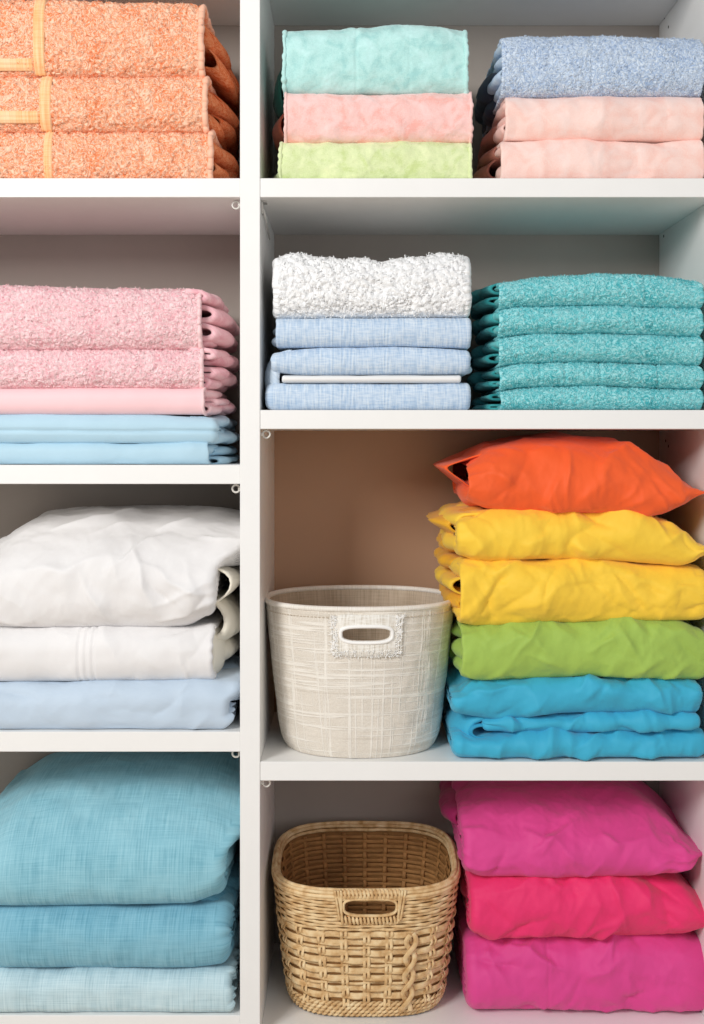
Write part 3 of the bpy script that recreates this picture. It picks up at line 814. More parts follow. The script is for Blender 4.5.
# blanket folded round a white cloth: lower layer, upper layer and the bend on the left
B1, root = item('folded_blanket', 'light blue woven blanket folded around a white cloth on the second right shelf', 'blanket', BW, 272, 466, [(272, 383), (466, 383)], [(272, 410.6), (466, 410.6)], yb_,
                part='lower_layer', res=.003, rest=410, disp=[d_soft(.0018, 81, 14)], endL=('round', .012, 0), endR=('round', .008, 0), seed=30, ct=(.018, .42), cb=(.014, .4))
B2 = Body(275, 466, [(275, 352), (300, 348), (400, 346), (466, 350)], [(275, 372), (300, 375), (466, 374)], yb_, res=.003, disp=[d_soft(.0018, 83, 14)], endL=('round', .008, 0), endR=('round', .008, 0), seed=31, ct=(.018, .42), cb=(.016, .42))
mb = MB(); B2.mesh(mb); mb.build('upper_layer', BW, root)
mb = MB(); tongue(mb, float(wx(292, .04)), float(wx(262, .04)), float(wz(409, .04)), float(wz(350, .04)), .03, .30, t=.016, wob=.003, seed=5, puff=.05, frontcut=.25); mb.build('folded_bend', BWC, root)
for q, (a, b) in enumerate([(352, 362), (364, 373)]):
    mb = MB(); tongue(mb, float(wx(455, .03)), float(wx(474, .03)), float(wz(b, .03)), float(wz(a, .03)), .026, .28, seed=40 + q, wob=.003); mb.build('folded_edge', BWC, root)
item('folded_cloth', 'thin white cloth tucked inside the folded blue woven blanket', 'cloth', WC, 284, 459, [(284, 375.5), (459, 375.2)], [(284, 382.5), (459, 382.6)], yb_ - .002,
     res=.003, disp=[d_soft(.0008, 84, 14)], endL=('round', .004, 0), endR=('round', .004, 0), seed=32, ct=(.007, .49), cb=(.007, .49), depth=.26)
item('folded_towel', 'light blue woven towel between the white fluffy towel and blue blanket', 'towel', BW, 277, 468, [(277, 318), (468, 317)], [(277, 346.8), (300, 347.2), (400, 346), (468, 348)], yb_, part='woven_cloth',
     res=.003, disp=[d_soft(.002, 86, 14)], endL=('wrap', .006, .016), endR=('round', .006, 0), seed=33, ct=(.02, .42), cb=(.016, .42),
     folds=[(294, 271, 322, 334, .028, .28, BWC, dict(seed=43, wob=.004)), (294, 270, 334, 346, .03, .28, BWC, dict(seed=44, wob=.004))])
item('folded_towel', 'thick shaggy white towel on top of the blue woven towels', 'towel', WF, 278, 466, [(278, 256), (292, 252), (335, 258), (360, 257), (380, 262), (420, 255), (450, 252), (466, 256)], [(278, 318), (466, 317)], yb_, part='shaggy_cloth',
     tuft=dict(n=700, length=.0055, width=.0013, ymax=.06, seed=9, dens=1), disp=[d_terry(.0042, 88, 80, .004), d_terry(.0016, 89, 190, 0)], endL=('round', .01, 0), endR=('round', .01, 0), seed=34, ct=(.03, .4), cb=(.028, .36),
     folds=[(294, 272, 262, 278, .03, .28, WC, dict(seed=45, wob=.003)), (294, 273, 290, 302, .03, .28, WC, dict(seed=46, wob=.003))])
# teal terry towels
TL = fabric('teal_terry', (122, 212, 218), 'terry', (66, 174, 184), (168, 230, 234), .25)
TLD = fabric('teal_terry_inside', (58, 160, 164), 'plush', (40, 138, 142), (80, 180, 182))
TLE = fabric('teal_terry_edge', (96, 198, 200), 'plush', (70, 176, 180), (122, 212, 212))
tl = [(387, 410.5, 502, 'lying on the shelf, lowest of five'), (363, 387.3, 501, 'with woven stripes, second lowest of five'), (334, 363.3, 500, 'in the middle of the pile of five'), (306, 334.3, 500, 'second from the top of five'), (276, 306.5, 500, 'on top of the pile of five')]
for k, (a, b, xs, lab) in enumerate(tl):
    top = [(xs, a + 4), (520, a), (600, a - 1.5), (690, a + 2)] if k < 4 else [(xs, 283), (540, 276), (600, 273), (640, 274), (696, 280)]
    bt = [(xs, b)] if k == 0 else [(xs, b + 3.5), (520, b), (600, b - 1.8), (690, b + 2)]
    gr = [float(wx(g, Y0)) for g in ((540, 565, 600, 658) if k == 1 else ((645,) if k == 4 else ()))]
    r_ = np.random.default_rng(100 + k); h = b - a
    fo = []
    for q, (t0, t1, nx, y_) in enumerate([(.0, .45, xs - 8, .032), (.5, .92, xs - 5, .032), (.1, .55, 484, .055), (.52, .95, 480, .06), (.2, .8, 472, .13)]):
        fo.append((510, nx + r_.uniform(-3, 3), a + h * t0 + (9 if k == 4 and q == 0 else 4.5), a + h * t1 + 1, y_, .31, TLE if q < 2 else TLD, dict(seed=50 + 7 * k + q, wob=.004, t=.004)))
    item('folded_towel', 'teal terry towel ' + lab + ' on the second right shelf', 'towel', TL, xs, 700, top, bt, Y0, 'teal terry towels', part='terry_cloth',
         tuft=dict(tf, n=6000, seed=20 + k), rest=410 if k == 0 else None, disp=[d_terry(.002, 90 + k, 150)] + ([d_groove(gr, .003, .0018)] if gr else []), endL=('wrap', .005, .014), endR=('round', .008, 0), seed=40 + k, ct=(.02, .46), cb=(.018, .42), folds=fo)

# ==================================================================== RIGHT BAY, THIRD SHELF : coloured bedding
YC = .010
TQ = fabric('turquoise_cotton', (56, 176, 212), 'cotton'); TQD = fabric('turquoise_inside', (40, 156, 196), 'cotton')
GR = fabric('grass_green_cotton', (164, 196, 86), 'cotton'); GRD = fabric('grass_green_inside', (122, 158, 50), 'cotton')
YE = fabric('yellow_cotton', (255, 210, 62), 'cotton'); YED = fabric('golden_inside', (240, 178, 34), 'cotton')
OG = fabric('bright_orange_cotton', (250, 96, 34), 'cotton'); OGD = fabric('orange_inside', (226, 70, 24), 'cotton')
B1, root = item('folded_duvet', 'turquoise cotton duvet folded in thick layers at the bottom of the bright pile', 'duvet', TQ, 462, 699, [(462, 731), (500, 735), (560, 733), (650, 732), (694, 728)], [(462, 762.4), (694, 762.4)], YC,
                part='lower_layer', res=.0026, depth=.32, rest=762, disp=[d_soft(.003, 101), d_crumple(0.0035, 102, 30, 9, 2.6, .3), d_creases(30, .0085, 102, 42), d_crumple(.0021, 102, 50, 24, 2.8, .4)], endL=('round', .016, 0), endR=('round', .02, 0), seed=50, ct=(.03, .48), cb=(.026, .42))
for nm, a, bq, x0_, x1_, yy in [('middle_layer', [(495, 715), (560, 711), (640, 714), (696, 716)], [(495, 733), (560, 734), (640, 731), (696, 727)], 490, 694, YC + .004), ('upper_layer', [(458, 692), (480, 681), (540, 678), (600, 676), (696, 682)], [(458, 714), (500, 722), (560, 714), (640, 714), (696, 714)], 460, 696, YC - .004)]:
    Bq = Body(x0_, x1_, a, bq, yy, depth=.32, res=.0026, disp=[d_soft(.003, 104 + x0_), d_crumple(0.0035, 105 + x0_, 35, 9, 2.6, .3), d_creases(30, .0085, 105 + x0_, 42), d_crumple(.0021, 105 + x0_, 50, 24, 2.8, .4)], endL=('round', .014, 0), endR=('round', .012, 0), seed=51, ct=(.026, .48), cb=(.024, .48))
    mb = MB(); Bq.mesh(mb); mb.build(nm, TQ, root)
mb = MB(); tongue(mb, float(wx(500, .04)), float(wx(449, .04)), float(wz(748, .04)), float(wz(712, .04)), .03, .33, t=.008, wob=.005, seed=7, puff=.15, frontcut=.3, disp=.003, droop=.004); mb.build('folded_bend', TQ, root)
mb = MB(); tongue(mb, float(wx(500, .05)), float(wx(456, .05)), float(wz(735, .05)), float(wz(722, .05)), .024, .33, t=.004, wob=.005, seed=9, frontcut=.3); mb.build('folded_edge', TQD, root)
item('folded_duvet', 'grass green cotton duvet between the yellow and turquoise bedding', 'duvet', GR, 464, 701, [(464, 628), (480, 625), (600, 624), (680, 622), (700, 630)], [(464, 677), (480, 682), (600, 677), (700, 681)], YC - .002,
     res=.0026, depth=.32, disp=[d_soft(.003, 111), d_crumple(0.0038, 112, 28, 9, 2.6, .3), d_creases(30, .0085, 112, 42), d_crumple(.0021, 112, 50, 24, 2.8, .4)], endL=('wrap', .008, .02), endR=('round', .02, 0), seed=53, ct=(.04, .5), cb=(.03, .42),
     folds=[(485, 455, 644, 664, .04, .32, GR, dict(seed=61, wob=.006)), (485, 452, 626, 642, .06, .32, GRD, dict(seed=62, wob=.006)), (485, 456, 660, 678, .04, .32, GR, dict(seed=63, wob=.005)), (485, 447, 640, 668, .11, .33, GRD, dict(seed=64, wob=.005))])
item('folded_duvet', 'yellow cotton duvet resting on the green one', 'duvet', YE, 462, 702, [(462, 565), (480, 561), (560, 558), (620, 562), (680, 566), (697, 574)], [(462, 624), (480, 628), (560, 624), (620, 623), (697, 621)], YC - .004, 'yellow bedding',
     res=.0026, depth=.32, disp=[d_soft(.004, 114), d_crumple(0.0049, 115, 38, 9, 2.6, .3), d_creases(30, .0085, 115, 42), d_crumple(.0021, 115, 50, 24, 2.8, .4)], endL=('wrap', .008, .022), endR=('round', .02, 0), seed=54, ct=(.04, .5), cb=(.036, .46),
     folds=[(485, 450, 562, 580, .035, .32, YE, dict(seed=65, wob=.008)), (485, 440, 556, 570, .09, .33, YED, dict(seed=66, wob=.008)), (485, 440, 578, 596, .06, .32, YE, dict(seed=67, wob=.007, droop=-.005)), (485, 446, 596, 612, .05, .32, YED, dict(seed=68, wob=.007)), (485, 454, 606, 622, .035, .32, YE, dict(seed=69, wob=.005))])
item('pillow', 'yellow cotton pillow directly beneath the orange pillow', 'pillow', YE, 464, 702, [(464, 516), (480, 509), (560, 507), (640, 511), (680, 524), (704, 543)], [(464, 557), (480, 563), (560, 559), (620, 562), (680, 567), (692, 566), (704, 554)], YC - .002, 'yellow bedding',
     res=.0026, depth=.32, disp=[d_soft(.004, 117), d_crumple(0.0049, 118, 34, 9, 2.6, .3), d_creases(30, .0085, 118, 42), d_crumple(.0021, 118, 50, 24, 2.8, .4)], endL=('round', .012, 0), endR=('round', .012, 0), seed=55, ct=(.05, .52), cb=(.036, .46), part='pillow_case',
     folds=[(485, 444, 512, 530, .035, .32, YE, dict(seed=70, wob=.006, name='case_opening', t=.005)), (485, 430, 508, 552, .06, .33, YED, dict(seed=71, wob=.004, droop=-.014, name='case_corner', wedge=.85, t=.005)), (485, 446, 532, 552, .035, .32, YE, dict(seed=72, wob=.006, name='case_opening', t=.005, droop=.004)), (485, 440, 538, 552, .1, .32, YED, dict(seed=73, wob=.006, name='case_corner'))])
item('pillow', 'bright orange pillow with pointed corners on top of the yellow bedding', 'pillow', OG, 470, 704, [(470, 462), (490, 447), (530, 437), (575, 433), (620, 440), (660, 459), (704, 486)], [(470, 500), (482, 508), (520, 514), (600, 514), (650, 518), (684, 508), (704, 496)], YC, res=.0026, depth=.32,
     disp=[d_soft(.003, 121), d_crumple(0.0038, 122, 40, 9, 2.6, .3), d_creases(30, .0085, 122, 42), d_crumple(.0021, 122, 50, 24, 2.8, .4)], endL=('wrap', .006, .02), endR=('round', .006, 0), seed=56, ct=(.08, .62), cb=(.04, .34), part='pillow_case', frontw=.1,
     folds=[(500, 437, 447, 508, .055, .33, OG, dict(seed=74, wob=.003, t=.005, name='case_corner', droop=-.020, frontcut=.12, wedge=.9)), (495, 463, 482, 508, .026, .31, OG, dict(seed=76, wob=.003, t=.005, name='case_opening'))])

# ==================================================================== RIGHT BAY, BOTTOM : magenta pillows
YM = .062
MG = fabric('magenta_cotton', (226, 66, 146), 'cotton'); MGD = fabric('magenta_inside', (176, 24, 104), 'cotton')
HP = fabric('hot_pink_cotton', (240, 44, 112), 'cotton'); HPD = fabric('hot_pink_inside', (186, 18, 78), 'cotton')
item('folded_duvet', 'magenta cotton duvet at the bottom of the pink pile beside the wicker basket', 'duvet', MG, 477, 702, [(474, 944), (500, 940), (560, 940), (660, 938), (702, 942)], [(474, 1014.5), (695, 1014.5)], YM, res=.0026, depth=.285,
     rest=1036, disp=[d_soft(.003, 131), d_crumple(0.0038, 132, 36, 9, 2.6, .3), d_creases(30, .0085, 132, 42), d_crumple(.0021, 132, 50, 24, 2.8, .4), d_groove([float(wx(548, YM))], .002, .0015)], endL=('round', .018, 0), endR=('round', .02, 0), seed=60, ct=(.05, .46), cb=(.04, .4), group='magenta bedding',
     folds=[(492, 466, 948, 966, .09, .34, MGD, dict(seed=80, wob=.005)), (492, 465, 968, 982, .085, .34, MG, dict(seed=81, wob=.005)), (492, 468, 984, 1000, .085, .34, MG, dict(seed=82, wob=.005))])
item('pillow', 'hot pink cotton pillow sandwiched between two magenta ones', 'pillow', HP, 479, 703, [(476, 884), (490, 878), (560, 878), (640, 878), (690, 886), (704, 903)], [(476, 934), (490, 941), (560, 941), (640, 939), (694, 937), (704, 930)], YM - .003, res=.0026, depth=.285,
     disp=[d_soft(.003, 134), d_crumple(0.0041, 135, 38, 9, 2.6, .3), d_creases(30, .0085, 135, 42), d_crumple(.0021, 135, 50, 24, 2.8, .4)], endL=('round', .014, 0), endR=('round', .014, 0), seed=61, ct=(.05, .5), cb=(.04, .46), part='pillow_case',
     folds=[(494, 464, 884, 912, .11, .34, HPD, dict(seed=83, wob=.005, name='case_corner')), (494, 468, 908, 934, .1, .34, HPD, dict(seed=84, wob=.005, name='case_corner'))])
item('pillow', 'magenta cotton pillow on top of the pink pile under the shelf', 'pillow', MG, 472, 705, [(468, 818), (490, 808), (560, 805), (650, 808), (688, 828), (705, 848)], [(468, 872), (480, 880), (560, 880), (640, 879), (690, 874), (705, 860)], YM - .004, res=.0026, depth=.285,
     disp=[d_soft(.004, 137, 9), d_crumple(0.0040, 138, 42, 9, 2.6, .3), d_creases(30, .0085, 138, 42), d_crumple(.0021, 138, 50, 24, 2.8, .4)], endL=('round', .014, 0), endR=('round', .008, 0), seed=62, ct=(.17, .7), cb=(.04, .28), frontw=.17, resb=.005, part='pillow_case',
     group='magenta bedding', yfun=lambda u, p: .02 * np.clip((u - .9) / .1, 0, 1)**2,
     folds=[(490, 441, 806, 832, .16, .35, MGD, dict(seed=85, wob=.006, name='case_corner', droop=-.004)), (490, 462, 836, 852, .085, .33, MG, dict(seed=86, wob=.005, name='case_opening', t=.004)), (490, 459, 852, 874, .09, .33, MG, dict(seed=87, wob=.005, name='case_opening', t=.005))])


# ==================================================================== BASKETS
class Wall:
    """tapering basket wall; t in [0,1) runs round the rim (t=.25 is the front), h in [0,1] runs up"""
    def __init__(s, cx, cy, z0, z1, bot, top, n, tilt=0.0, pw=.8):
        s.cx, s.cy, s.z0, s.z1, s.bot, s.top, s.tilt, s.pw = cx, cy, z0, z1, bot, top, tilt, pw
        a = np.linspace(0, 2 * PI, 4001)
        x = -np.sign(np.cos(a)) * abs(np.cos(a))**(2 / n); y = -np.sign(np.sin(a)) * abs(np.sin(a))**(2 / n)
        L = np.concatenate([[0], np.cumsum(np.hypot(np.diff(x * top[0]), np.diff(y * top[1])))])
        s.per = L[-1]; s.tt = L / L[-1]; s.ux = x; s.uy = y

    def __call__(s, t, h, off=0.0):
        t = np.asarray(t, float); h = np.asarray(h, float); t, h = np.broadcast_arrays(t, h)
        ux = np.interp(t % 1, s.tt, s.ux); uy = np.interp(t % 1, s.tt, s.uy)
        e = 1e-3
        dx = (np.interp((t + e) % 1, s.tt, s.ux) - np.interp((t - e) % 1, s.tt, s.ux)) * s.top[0]
        dy = (np.interp((t + e) % 1, s.tt, s.uy) - np.interp((t - e) % 1, s.tt, s.uy)) * s.top[1]
        nx, ny = dy, -dx; l = np.hypot(nx, ny) + 1e-12; nx, ny = nx / l, ny / l
        hh = np.clip(h, 0, 1)**s.pw
        # rounded heel at the bottom
        heel = .006 * np.clip(1 - h / .1, 0, 1)**2
        sx = s.bot[0] + (s.top[0] - s.bot[0]) * hh - heel; sy = s.bot[1] + (s.top[1] - s.bot[1]) * hh - heel
        x = s.cx + ux * sx + nx * off; y = s.cy + uy * sy + ny * off
        z = s.z0 + h * (s.z1 - s.z0) + s.tilt * (uy + 1) / 2 * h
        return np.stack([x, y, z], -1)

    def normal(s, t, h):
        return norm(s(t, h, .01) - s(t, h, 0))


def stadium(cu, cv, w, hgt, n):
    """n points of a rounded slot centred cu,cv ; start at angle 0"""
    r = hgt / 2; a = np.arange(n) / n * 2 * PI
    p = np.stack([np.cos(a) , np.sin(a)], 1)
    q = np.sign(p) * abs(p)**.62
    return np.stack([cu + q[:, 0] * w / 2, cv + q[:, 1] * hgt / 2], 1)


def wall_mesh(mb, W, inner=.004, nt=300, nh=90, slot=None, h1=1.0, disp=None, mbi=None):
    t = np.arange(nt) / nt; h = np.linspace(0, h1, nh)
    T_, H_ = np.meshgrid(t, h, indexing='ij')
    o = disp(T_, H_) if disp else 0
    O = W(T_, H_) + W.normal(T_, H_) * (np.asarray(o)[..., None] if disp else 0); I = W(T_, H_, -inner)
    uvO = np.stack([T_ * W.per, H_ * (W.z1 - W.z0)], -1)
    q = gridfaces(nt, nh, wrap_n=True)
    if slot is not None:
        cu, cv, w, hg = slot
        iq = q[:, 0] // nh; jq = q[:, 0] % nh
        ct = ((iq + .5) / nt); ch = (jq + .5) / (nh - 1) * h1
        du = abs(ct - cu) * W.per / (w / 2); dv = abs(ch - cv) * (W.z1 - W.z0) / (hg / 2)
        q = q[~((du**3.2 + dv**3.2) < 1)]
    N = nt * nh
    mb.add(O.reshape(-1, 3), q, uvO.reshape(-1, 2)); (mbi or mb).add(I.reshape(-1, 3), q[:, ::-1], uvO.reshape(-1, 2))
    # bottom plate
    for hh, off in ((0.0, 0.0), (.03, -inner)):
        ring = W(t, np.full(nt, hh), off); c = ring.mean(0)
        j = np.arange(nt)
        (mb if off == 0 else (mbi or mb)).add(np.concatenate([ring, [c]]), np.stack([j, (j + 1) % nt, np.full(nt, nt)], 1))


# ---- white fabric basket
cxp, zt_, zs_ = 360, 610, 762
cy = .153; fY = .002
WB = Wall(float(wx(cxp, .12)), cy, float(wz(762)) + .001, float(wz(609.5, fY)), (.1400, .138), (.1705, .152), 2.25, pw=.85)
M = NT('woven_cotton_rope'); b = M.b
b.inputs['Roughness'].default_value = .92; b.inputs['Specular IOR Level'].default_value = .12
va = M.n('ShaderNodeTexNoise', Scale=1.0, Detail=2.0); M.l(M.mapping((95, 3, 1)), va.inputs['Vector'])
vb = M.n('ShaderNodeTexNoise', Scale=1.0, Detail=2.0); M.l(M.mapping((3, 110, 1)), vb.inputs['Vector'])
fi = M.n('ShaderNodeTexNoise', Scale=1.0, Detail=2.0); M.l(M.mapping((520, 520, 1)), fi.inputs['Vector'])
la = M.ramp(va.outputs[0], [(.55, (0, 0, 0)), (.6, (1, 1, 1)), (.64, (1, 1, 1)), (.69, (0, 0, 0))])
lb = M.ramp(vb.outputs[0], [(.54, (0, 0, 0)), (.58, (1, 1, 1)), (.62, (1, 1, 1)), (.68, (0, 0, 0))])
lines = M.math('MAXIMUM', la, lb)
ld = M.ramp(vb.outputs[0], [(.34, (1, 1, 1)), (.42, (0, 0, 0))])
base = M.ramp(fi.outputs[0], [(.3, lin((214, 205, 192))), (.7, lin((238, 231, 220)))])
c1 = M.mix(M.math('MULTIPLY', lines, .55), base, lin((252, 248, 240)))
c2 = M.mix(M.math('MULTIPLY', ld, .3), c1, lin((190, 178, 162)))
M.l(c2, b.inputs['Base Color'])
bn = M.bump(fi.outputs[0], .35, .001); M.l(M.bump(lines, .5, .0015, bn), b.inputs['Normal'])
WBM = M.m
WBR = fabric('cotton_rope_trim', (240, 234, 224), 'linen', (222, 212, 198), (250, 246, 240))
WBP = fabric('white_handle_patch', (238, 233, 224), 'waffle', (214, 206, 192), (250, 247, 240))
WBF = fabric('white_fringe', (255, 253, 250), 'cotton')
root = thing('storage_basket', 'oval cream woven fabric basket with a cut-out handle left of the bright bedding', 'basket', (WB.cx, WB.cy, float(wz(762))))
Hh = WB.z1 - WB.z0


def px_to_h(Wl, py, Y): return (float(wz(py, Y)) - Wl.z0) / (Wl.z1 - Wl.z0)


def t_of_x(Wl, px, Y, h):
    ts = np.linspace(.1, .4, 400); X = Wl(ts, np.full(400, h))[:, 0]
    return float(np.interp(float(wx(px, Y)), X, ts))


hc = px_to_h(WB, 634, .008); tc = t_of_x(WB, 366.5, .008, hc)
slotw, sloth = 54 * S, 16 * S
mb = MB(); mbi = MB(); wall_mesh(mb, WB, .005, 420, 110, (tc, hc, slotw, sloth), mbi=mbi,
                     disp=lambda t, h: .0012 * noise3(t * 40, h * 8, 1.1) + .0006 * np.sign(np.sin(h * 70)) * noise3(t * 90, h * 40, 4.4)); mb.build('basket_wall', WBM, root); mbi.build('inner_wall', fabric('shade_beige_inner_wall', (196, 178, 156), 'linen', (168, 150, 128), (212, 196, 176)), root)  # inner wall in darker beige, the basket's interior shade put into its colour
# rim roll with stitches below
t = np.arange(360) / 360
mb = MB(); P = W_ = WB(t, np.full(360, 1.0), -.002); A, B_ = frames(P, closed=True); sweep(mb, P, A, B_, .0058 + .0005 * noise3(t * 60, 1, 1), .0048, True, 10); mb.build('rim', WBR, root)
mb = MB()
for k in range(150):
    tt = np.linspace(k / 150, (k + .55) / 150, 5)
    P = WB(tt, np.full(5, .945), .0016); A, B_ = frames(P); sweep(mb, P, A, B_, .0008, .0009, k=5)
mb.build('stitching', fabric('stitch_thread', (206, 192, 172), 'cotton'), root)
# handle patch (ring between slot and rounded rectangle)
NP = 160
inn = stadium(0, 0, 50 * S, 13.5 * S, NP)
a = np.arange(NP) / NP * 2 * PI; q = np.stack([np.cos(a), np.sin(a)], 1); q = np.sign(q) * abs(q)**.28
outr = np.stack([q[:, 0] * 35.5 * S, q[:, 1] * 21.5 * S - 1.5 * S], 1)


def on(Wl, tc_, hc_, uv, off): return Wl(tc_ + uv[..., 0] / Wl.per * 1.0, hc_ + uv[..., 1] / (Wl.z1 - Wl.z0), off)


mb = MB()
L_ = [on(WB, tc, hc, inn, -.006), on(WB, tc, hc, inn, .003), on(WB, tc, hc, inn * .75 + outr * .25, .0034), on(WB, tc, hc, inn * .4 + outr * .6, .0034), on(WB, tc, hc, outr * .98, .003), on(WB, tc, hc, outr, 0)]
A_ = np.stack(L_); uvv = np.stack([inn, inn, inn * .75 + outr * .25, inn * .4 + outr * .6, outr, outr])
mb.add(A_.reshape(-1, 3), gridfaces(6, NP, wrap_m=True), uvv.reshape(-1, 2)); patch = mb.build('handle_patch', WBP, root)
mb = MB(); P = on(WB, tc, hc, stadium(0, 0, 53 * S, 16.5 * S, NP), .0034); A, B_ = frames(P, (0, -1, 0), True); sweep(mb, P, A, B_, .0032, .0032, True, 8); mb.build('handle_ring', WBF, patch)
# fringe round the patch
mb = MB(); r_ = np.random.default_rng(4)
for k in range(420):
    if r_.random() < .3: u, v = r_.uniform(-34, 34), r_.uniform(-23, -15)
    else: u, v = r_.choice([-1, 1]) * r_.uniform(29, 35.5), r_.uniform(-22, 19)
    p0 = np.array([u, v]) * S; dr = np.array([np.sign(u) * (abs(u) > 28) + r_.normal(0, .5), -.5 * (v < -14) + r_.normal(0, .5)])
    ln = r_.uniform(.003, .005)
    P = np.stack([on(WB, tc, hc, p0 + dr * ln * f_, .0038 + .0007 * math.sin(f_ * 2.6)) for f_ in (0, .5, 1)])
    A, B_ = frames(P); sweep(mb, P, A, B_, [.0007, .0007, .0003], [.0007, .0007, .0003], k=4)
mb.build('fringe', WBF, patch)
# piped edges of the patch
mb = MB()
for uu in (-36, -33.5, 33.5, 36):
    v = np.linspace(-20, 20, 30); P = on(WB, tc, hc, np.stack([np.full(30, uu), v], 1) * S, .0036); A, B_ = frames(P, (0, -1, 0)); sweep(mb, P, A, B_, .0011, .0011, k=6)
mb.build('handle_piping', WBR, patch)

# ---- wicker basket
WK = Wall(float(wx(366, .14)), .190, float(wz(1036)) + .002, float(wz(893, .04)), (.134, .127), (.164, .150), 3.3, tilt=.020, pw=.8)
M = NT('wicker'); b = M.b
b.inputs['Roughness'].default_value = .55; b.inputs['Specular IOR Level'].default_value = .3
s1 = M.n('ShaderNodeTexNoise', Scale=1.0, Detail=3.0); M.l(M.mapping((60, 60, 60), 'Object'), s1.inputs['Vector'])
s2 = M.n('ShaderNodeTexNoise', Scale=1.0, Detail=2.0); M.l(M.mapping((30, 1400, 1)), s2.inputs['Vector'])
f = M.math('ADD', M.math('MULTIPLY', s1.outputs[0], .7), M.math('MULTIPLY', s2.outputs[0], .3))
M.l(M.ramp(f, [(.34, lin((196, 152, 98))), (.5, lin((230, 196, 146))), (.66, lin((246, 222, 178)))]), b.inputs['Base Color'])
M.l(M.bump(s2.outputs[0], .3, .0008), b.inputs['Normal'])
WKM = M.m
WKD = plain('wicker_core', (150, 108, 64), .8, .2, noise=.15, scale=60)
root = thing('storage_basket', 'honey brown wicker basket with a wrapped handle left of the magenta bedding', 'basket', (WK.cx, WK.cy, float(wz(1036))))
HK = WK.z1 - WK.z0
hc = px_to_h(WK, 904.5, .05); tc = t_of_x(WK, 370, .05, hc)
sw, sh = 52 * S, 17 * S
slot = (tc, hc, sw + .006, sh + .006)
NS = 26; NSEG = 720


def inslot(t, h, gx=.004, gy=.003):
    du = abs(t - tc) * WK.per / (sw / 2 + gx); dv = abs(h - hc) * HK / (sh / 2 + gy)
    return (du < 1) & (dv < 1)


def ribbon(mb, t, h, off, wd, th, k=8, Wl=WK, split=True):
    """flat cane following t,h with outward offset; cut where the handle slot is"""
    t = np.asarray(t, float); h = np.broadcast_to(h, t.shape); off = np.broadcast_to(off, t.shape)
    keep = ~inslot(t % 1, h) if split else np.ones(len(t), bool)
    P = Wl(t, h) + Wl.normal(t, h) * off[:, None]
    N = Wl.normal(t, h); Tn = norm(np.gradient(P, axis=0)); Bn = norm(np.cross(N, Tn)); Nn = np.cross(Tn, Bn)
    i = 0; n = len(t)
    while i < n:
        if not keep[i]: i += 1; continue
        j = i
        while j + 1 < n and keep[j + 1]: j += 1
        if j - i >= 2: sweep(mb, P[i:j + 1], Bn[i:j + 1], Nn[i:j + 1], wd / 2, th / 2, k=k, power=.75)
        i = j + 1


mb = MB()
wall_mesh(mb, WK, .0025, 300, 80, slot); mb.build('basket_core', WKD, root)
mb = MB(); tt = np.linspace(0, 1, NSEG)
r_ = np.random.default_rng(8)
hrow = []; y_ = .012
# bottom twined rows
for k in range(4):
    h_ = .02 + k * .032
    for ph in (0, PI):
        ribbon(mb, tt, h_ + .010 * np.sin(tt * 2 * PI * 45 + ph + k), .0035 + .0028 * np.cos(tt * 2 * PI * 45 + ph + k), .0052, .0028, 6)
# checker body
h_ = .155; row = 0
while h_ < .66:
    wd = .0125 if row % 3 != 2 else .0050
    gap = wd / HK
    ph = PI if row % 2 else 0
    wv = np.cos(tt * PI * NS * 1.0 + ph)
    wob = .004 * noise3(tt * 30, row * 3.1, .4)
    ribbon(mb, tt, h_ + gap / 2 + wob, .0030 + .0030 * wv, wd * .97, .0022, 6)
    h_ += gap * 1.06; row += 1
# tight upper rows
while h_ < .965:
    wd = .0056; gap = wd / HK; ph = PI if row % 2 else 0
    ribbon(mb, tt, h_ + gap / 2 + .004 * noise3(tt * 40, row * 2.3, .9), .0034 + .0018 * np.cos(tt * PI * NS * 2 + ph), wd, .0026, 6)
    h_ += gap * 1.04; row += 1
# uprights, in pairs
for k in range(NS):
    t0 = (k + .5) / NS
    for dd in (-.0042, .0042):
        hh = np.linspace(.1, .7, 120); t = np.full(120, t0 + dd / WK.per) + .0006 * noise3(hh * 9, k * 1.7, dd * 99)
        rowph = (hh - .155) / (.0100 * 1.06 / HK)
        off = .0042 + .0026 * np.cos(rowph * PI + (k % 2) * PI)
        P = WK(t, hh) + WK.normal(t, hh) * off[:, None]; N = WK.normal(t, hh); Tn = norm(np.gradient(P, axis=0)); Bn = norm(np.cross(N, Tn))
        keep = ~inslot(t, hh, .012, .012)
        if keep.all(): sweep(mb, P, Bn, np.cross(Tn, Bn), .0029, .0012, k=6, power=.75)
        else:
            m_ = np.where(~keep)[0]
            if m_[0] > 3: sweep(mb, P[:m_[0]], Bn[:m_[0]], np.cross(Tn, Bn)[:m_[0]], .0029, .0012, k=6)
mb.build('woven_wall', WKM, root); mb = MB()
# inside lining weave
for k in range(24):
    h_ = .06 + k * .037
    ribbon(mb, tt, h_ + 0 * tt, -.004 + .0018 * np.cos(tt * PI * NS + (k % 2) * PI), .0070, .002, 6)
for k in range(NS):
    hh = np.linspace(.03, .94, 90); t = np.full(90, (k + .5) / NS)
    if np.any(inslot(t, hh, .006, .01)): continue
    P = WK(t, hh) + WK.normal(t, hh) * (-.0048 - .0018 * np.cos((hh - .06) / .037 * PI + (k % 2) * PI))[:, None]; N = WK.normal(t, hh); Tn = norm(np.gradient(P, axis=0)); Bn = norm(np.cross(N, Tn))
    sweep(mb, P, Bn, np.cross(Tn, Bn), .0045, .0012, k=6)
mb.build('inner_wall', plain('wicker_lining', (176, 128, 78), .65, .25, noise=.2, scale=50), root)
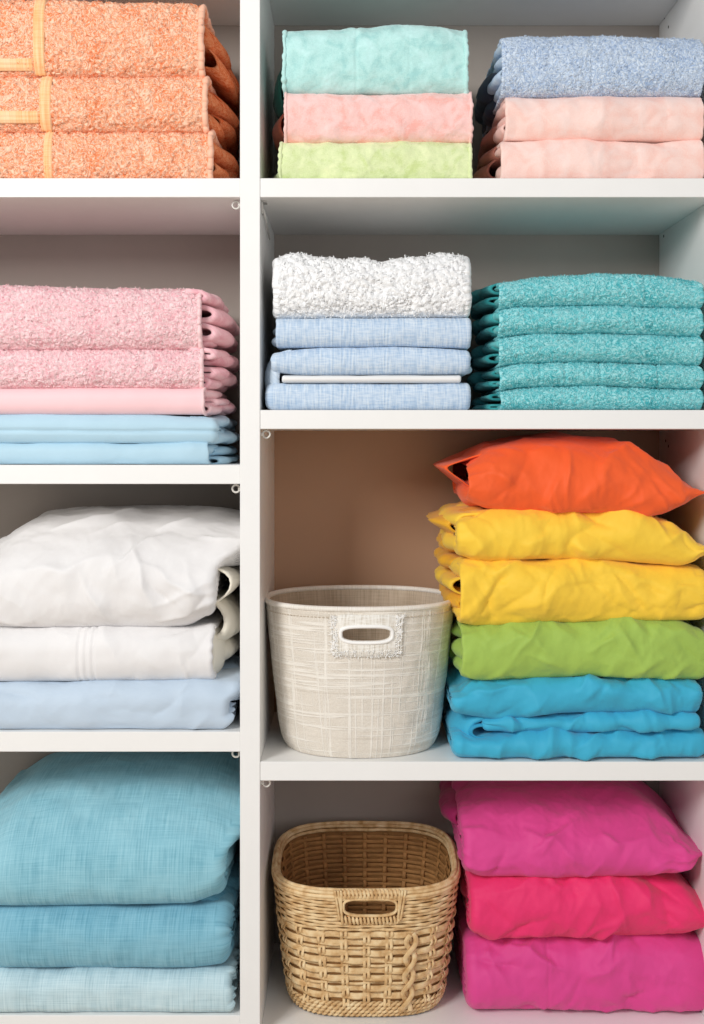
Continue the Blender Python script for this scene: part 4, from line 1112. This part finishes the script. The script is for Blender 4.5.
# rim: bundle of canes
mb = MB(); t = np.arange(500) / 500
for k, (dh, of, r0) in enumerate([(.975, .0045, .0036), (1.005, .0032, .0034), (1.018, -.001, .0036), (1.0, -.0055, .0034), (.968, -.005, .0032), (.955, .0035, .003)]):
    P = WK(t, np.full(500, dh) + .003 * noise3(t * 50, k * 2.2, 1.3), of); A, B_ = frames(P, closed=True); sweep(mb, P, A, B_, r0, r0, True, 8)
mb.build('rim', WKM, root)
# wrapped handle: coiled bars above and below the slot, posts at the sides


def coil(mb, uv0, uv1, r, pitch, cane, base_off):
    uv0 = np.array(uv0) * S; uv1 = np.array(uv1) * S
    Lc = np.linalg.norm(uv1 - uv0); turns = Lc / pitch; n = int(turns * 14); a = np.linspace(0, 1, n); ph = a * turns * 2 * PI
    d = (uv1 - uv0) / Lc; nrm = np.array([-d[1], d[0]])
    uv = uv0 + (uv1 - uv0) * a[:, None] + nrm * (r[0] * np.cos(ph))[:, None]
    P = np.stack([on(WK, tc, hc, uv[i], base_off + r[1] * math.sin(ph[i])) for i in range(n)])
    A, B_ = frames(P, (0.3, -.9, .3)); sweep(mb, P, A, B_, cane, cane, k=6)


mb = MB()
coil(mb, (-30, 12.8), (31, 12.8), (.0070, .0072), .0066, .0026, .0005)
coil(mb, (-30, -14), (30, -14), (.0062, .006), .0066, .0024, .002)
for sx in (-1, 1):
    for uu in (29.5, 32.5, 35.5):
        v = np.linspace(18, -17 + abs(uu - 32) * 1.2, 30); uv = np.stack([sx * (uu - .12 * (18 - v) * (uu > 31)), v], 1) * S
        P = on(WK, tc, hc, uv, .0075); A, B_ = frames(P, (0, -1, 0)); sweep(mb, P, A, B_, .0022, .0016, k=6)
P = on(WK, tc, hc, stadium(0, 0, 55 * S, 18 * S, 120), .004); A, B_ = frames(P, (0, -1, 0), True); sweep(mb, P, A, B_, .0026, .004, True, 8)
mb.build('handle', WKM, root)
# plaited strip down the front right
mb = MB(); tb = t_of_x(WK, 408, .06, .4)
hh = np.linspace(.06, .68, 160)
for k, (am, fr, ph) in enumerate([(.0085, 3.6, 0), (.0085, 3.6, PI)]):
    t = tb + (am * np.sin(hh * 2 * PI * fr + ph)) / WK.per; off = .0098 + .0024 * np.cos(hh * 2 * PI * fr + ph)
    P = WK(t, hh) + WK.normal(t, hh) * off[:, None]; N = WK.normal(t, hh); Tn = norm(np.gradient(P, axis=0)); Bn = norm(np.cross(N, Tn))
    sweep(mb, P, Bn, np.cross(Tn, Bn), .0046, .0017, k=8)
mb.build('braid', WKM, root)

# ==================================================================== CAMERA
cam = bpy.data.cameras.new('camera'); co = bpy.data.objects.new('camera', cam); C.objects.link(co)
co.location = (0, -D, ZH); co.rotation_euler = (PI / 2, 0, 0)
cam.sensor_fit = 'VERTICAL'; cam.sensor_height = 36; cam.lens = 36 * (D / S) / 1024
cam.shift_y = -(512 - HZ) / 1024; cam.clip_start = .05
bpy.context.scene.camera = co

# ==================================================================== LIGHT
def area(name, loc, target, size, power, col=(1, 1, 1), sy=None):
    l = bpy.data.lights.new(name, 'AREA'); l.energy = power; l.color = col; l.shape = 'RECTANGLE'; l.size = size; l.size_y = sy or size
    o = bpy.data.objects.new(name, l); C.objects.link(o); o.location = loc
    import mathutils
    o.rotation_euler = (mathutils.Vector(target) - mathutils.Vector(loc)).to_track_quat('-Z', 'Y').to_euler()
    return o


area('window_light', (-1.6, -2.4, 2.25), (.1, .1, 1.05),  .9, 66, (1, .985, .96), .9)
area('fill_light', (1.3, -3.0, 1.4), (0, .1, 1.0), 1.8, 17, (.98, .985, 1.0))
w = bpy.data.worlds.new('world'); bpy.context.scene.world = w; w.use_nodes = True
bg = w.node_tree.nodes['Background']; bg.inputs[0].default_value = (.97, .985, 1, 1); bg.inputs[1].default_value = .34
vs = bpy.context.scene.view_settings; vs.view_transform = 'Standard'; vs.look = 'None'; vs.exposure = 0.0; vs.gamma = 1.0
